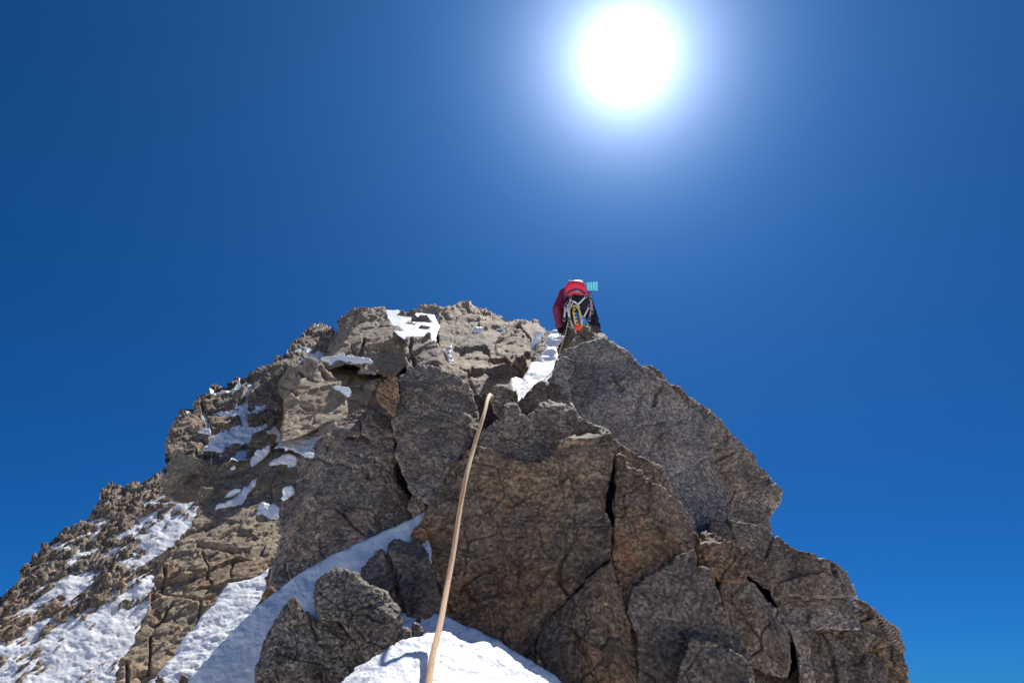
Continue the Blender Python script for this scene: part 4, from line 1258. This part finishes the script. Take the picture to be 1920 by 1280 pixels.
skin('helmet', [(J['head'] + (J['crown'] - J['head']) * .2, .105), (J['crown'], .098)], [(0, 1)], M['helmet'], pers)

# backpack: a red dome that covers the back, grey base towards us, dark trim, compression straps
M['mat_shade'] = plain_mat('mat_cyan_fold_shade', (0.12, 0.58, 0.72), 0.65, 0.2, 60)  # same foam, darker: light and dark of the folds painted on alternate panels
pk = empty('backpack', cp(1080, 552, -.2), 'red rucksack on the climber\'s back, seen from below', 'backpack')


def dome(name, x0, x1, ytop, ybot, z0, z1, mat, parent, bend=6.0, n=28, m=10, puff=0.05):
    """pack sack: a rounded barrel running away from the camera; its cross-section is the traced dome"""
    V, F = [], []
    secs = [(0, .02), (0, .55), (.01, .80), (.04, .92), (.10, .985), (.2, 1.0), (.4, 1.0), (.6, .98), (.8, .93), (.93, .80), (1.0, .5), (1.0, .02)]
    m = len(secs)
    for s, k in secs:
        for a in np.linspace(0, 2 * math.pi, n, endpoint=False):
            ca, sa = math.cos(a), math.sin(a)
            ex = np.sign(ca) * abs(ca) ** 0.75
            ey = np.sign(sa) * abs(sa) ** 0.75
            x = (x0 + x1) / 2 + ex * (x1 - x0) / 2 * k
            if sa > 0:
                y = ybot - ey * (ybot - ytop) * k
            else:
                y = ybot - 0.10 * ey * (ybot - ytop) * -1 * -1 - bend * (1 - ex * ex) * 0.75
            V.append(cp(x, y, z0 + (z1 - z0) * s))
    for i in range(m - 1):
        for k in range(n):
            l = (k + 1) % n
            F.append((i * n + k, i * n + l, (i + 1) * n + l, (i + 1) * n + k))
    F.append(tuple(range(n)))
    F.append(tuple((m - 1) * n + k for k in range(n))[::-1])
    return link(name, V, F, mat, parent)


dome('pack_sack', 1058.0, 1101.0, 525.5, 553, 0.22, -0.34, M['redpack'], pk, bend=9)
arc = [cp(1060 + 40 * t, 552.5 - 9 * math.sin(math.pi * t) - 0.5, .225) for t in np.linspace(0, 1, 16)]
tube('trim', arc, 0.017, M['packdark'], pk, 8)
ellipsoid('pack_base', cp(1083, 551, .12), [np.array([.115, 0, 0]), np.array([0, .12, .02]), np.array([0, -.012, .034])], M['packgrey'], pk, 18, 10)
for x in (1068, 1091):
    st = [cp(x + (x - 1080) * .10 * math.sin(math.pi * t), 552 - 26 * math.sin(math.pi * (t * .5 + .02)), .13 - .3 * t) for t in np.linspace(0, 1, 12)]
    tube('strap', st, 0.008, M['packdark'], pk, 6)
tube('strap', [cp(1098 + 12 * t, 548 + 1.2 * math.sin(3 * t), .12) for t in np.linspace(0, 1, 8)], 0.010, M['packdark'], pk, 6)


# accordion-folded foam mat strapped across the pack
fm = empty('foam_mat', cp(1110, 537, .1), 'folded turquoise foam mat sticking out beside the red rucksack', 'sleeping mat')
for k in range(8):
    x0, x1 = 1098.6 + 2.75 * k, 1098.6 + 2.75 * (k + 1) - .35
    V = []
    for dz in (.16, -.30):
        for x, yy in ((x0, 0), (x1, 1), (x1, 2), (x0, 3)):
            u = (x - 1098.6) / 22
            yt = 529.8 - 2.0 * u
            yb = 544.6 + 0.6 * u - (0.8 if k % 2 else 0)
            V.append(cp(x + (0.9 if yy in (2, 3) else 0) * (1 - u), yt if yy in (0, 1) else yb, dz + (.012 if k % 2 else 0)))
    link('panel', V, [(0, 1, 2, 3), (7, 6, 5, 4), (0, 4, 5, 1), (1, 5, 6, 2), (2, 6, 7, 3), (3, 7, 4, 0)], M['mat' if k % 2 else 'mat_shade'], fm, False)

# harness and the gear that hangs from it
hb = [J['waist'] + np.array([.165 * math.cos(a), .15 * math.sin(a) - .02, -.05 + .02 * math.sin(a)]) for a in np.linspace(0, 2 * math.pi, 24, endpoint=False)]
hn = tube('harness', hb, 0.022, M['packdark'], None, 8, True)
tag(hn, 'dark climbing harness round the climber\'s waist', 'harness')

# the big yellow-edged bundle with a red end
bd = empty('gear_bundle', cp(1078, 600, .3), 'yellow webbing bundle with a red end hanging behind the climber', 'climbing gear')
out_l = spline([cp(1072, 574, .34), cp(1068.5, 580, .34), cp(1068.5, 592, .36), cp(1071, 605, .36), cp(1076, 615, .34)], 24)
out_r = spline([cp(1073, 574, .34), cp(1080, 573.5, .34), cp(1086, 582, .36), cp(1090.0, 598, .36), cp(1090, 611, .35), cp(1086, 617, .34)], 28)
tube('webbing', out_l, 0.0085, M['yellow'], bd, 8)
tube('webbing', out_r, 0.0125, M['yellow'], bd, 8)
mid_ = spline([cp(1076, 578, .37), cp(1077, 588, .38), cp(1079, 598, .385), cp(1081.5, 609, .38)], 20)
tube('strap', mid_, np.linspace(.016, .026, 20), M['orange'], bd, 8)
tube('strap', spline([cp(1074, 584, .40), cp(1077, 596, .41), cp(1079.5, 606, .41)], 14), .006, M['white'], bd, 6)
tube('strap', spline([cp(1082, 580, .37), cp(1084, 595, .38), cp(1086, 606, .37)], 14), .008, M['black'], bd, 6)
tube('strap', spline([cp(1072, 584, .36), cp(1073, 598, .37), cp(1078, 611, .36)], 14), .012, M['black'], bd, 6)
ellipsoid('end_cap', cp(1083.5, 613.5, .36), [np.array([.046, 0, 0]), np.array([0, .04, 0]), np.array([.004, 0, .046])], M['redcap'], bd, 16, 10, 0.8)
for k in range(4):
    ellipsoid('buckle', cp(1078 + 1.3 * k, 584 + 7 * k, .415), [np.array([.012, 0, .006]), np.array([0, .008, 0]), np.array([-.004, 0, .010])], M['black'], bd, 8, 6, 0.7)

rnd = random.Random(5)


def draw(x, y, ang, ln, sling, label, dz):
    """a quickdraw: two carabiners joined by a sewn sling"""
    q = empty('quickdraw', cp(x, y, dz), label, 'quickdraw', 'quickdraws and slings racked on the harness')
    d = np.array([math.sin(ang), 0, -math.cos(ang)])
    e = np.array([math.cos(ang), 0.25, math.sin(ang)])
    e /= np.linalg.norm(e)
    p0 = cp(x, y, dz)
    p1 = p0 + d * ln
    tube('sling', [p0 + (p1 - p0) * t for t in np.linspace(.18, .82, 6)], .011, M[sling], q, 6)
    for c in (p0 + d * .02, p1 - d * .0):
        ring = [c + d * .031 * math.cos(a) + e * .017 * math.sin(a) for a in np.linspace(0, 2 * math.pi, 14, endpoint=False)]
        tube('carabiner', ring, .0045, M['metal'], q, 6, True)
    return q


draw(1070, 556, -.15, .17, 'pink', 'short pink quickdraw hanging left of the black trousers', .34)
draw(1064, 566, .05, .26, 'white', 'white sling quickdraw racked at the climber\'s left hip', .34)
draw(1060, 571, -.1, .22, 'white', 'outermost white quickdraw beside the maroon sleeve', .30)
draw(1062, 580, .12, .24, 'black', 'dark quickdraw hanging low on the climber\'s left', .33)
draw(1101, 553, -.72, .24, 'white', 'pale quickdraw slanting across the black trousers', .36)
draw(1107, 557, .05, .22, 'pink', 'pink quickdraw under the blue mat', .34)
draw(1110, 566, -.18, .26, 'pink', 'pinkish quickdraw hanging along the right thigh', .34)
draw(1106, 572, -.45, .22, 'white', 'white quickdraw low on the right thigh', .34)
for pts, label in (
        ([(1071, 561), (1066, 572), (1062, 584), (1068, 577), (1074, 567)], 'bundle loop of white cord knotted at the left hip'),
        ([(1072, 564), (1080, 567), (1087, 577), (1082, 570), (1075, 566)], 'white cord loop curving over the yellow bundle')):
    tag(tube('cord', spline([cp(x, y, .38) for x, y in pts], 26), .007, M['white'], None, 6, False), label, 'cord', 'cords hanging from the harness')
print('objects', len(bpy.data.objects), 'polys', sum(len(m.polygons) for m in bpy.data.meshes))
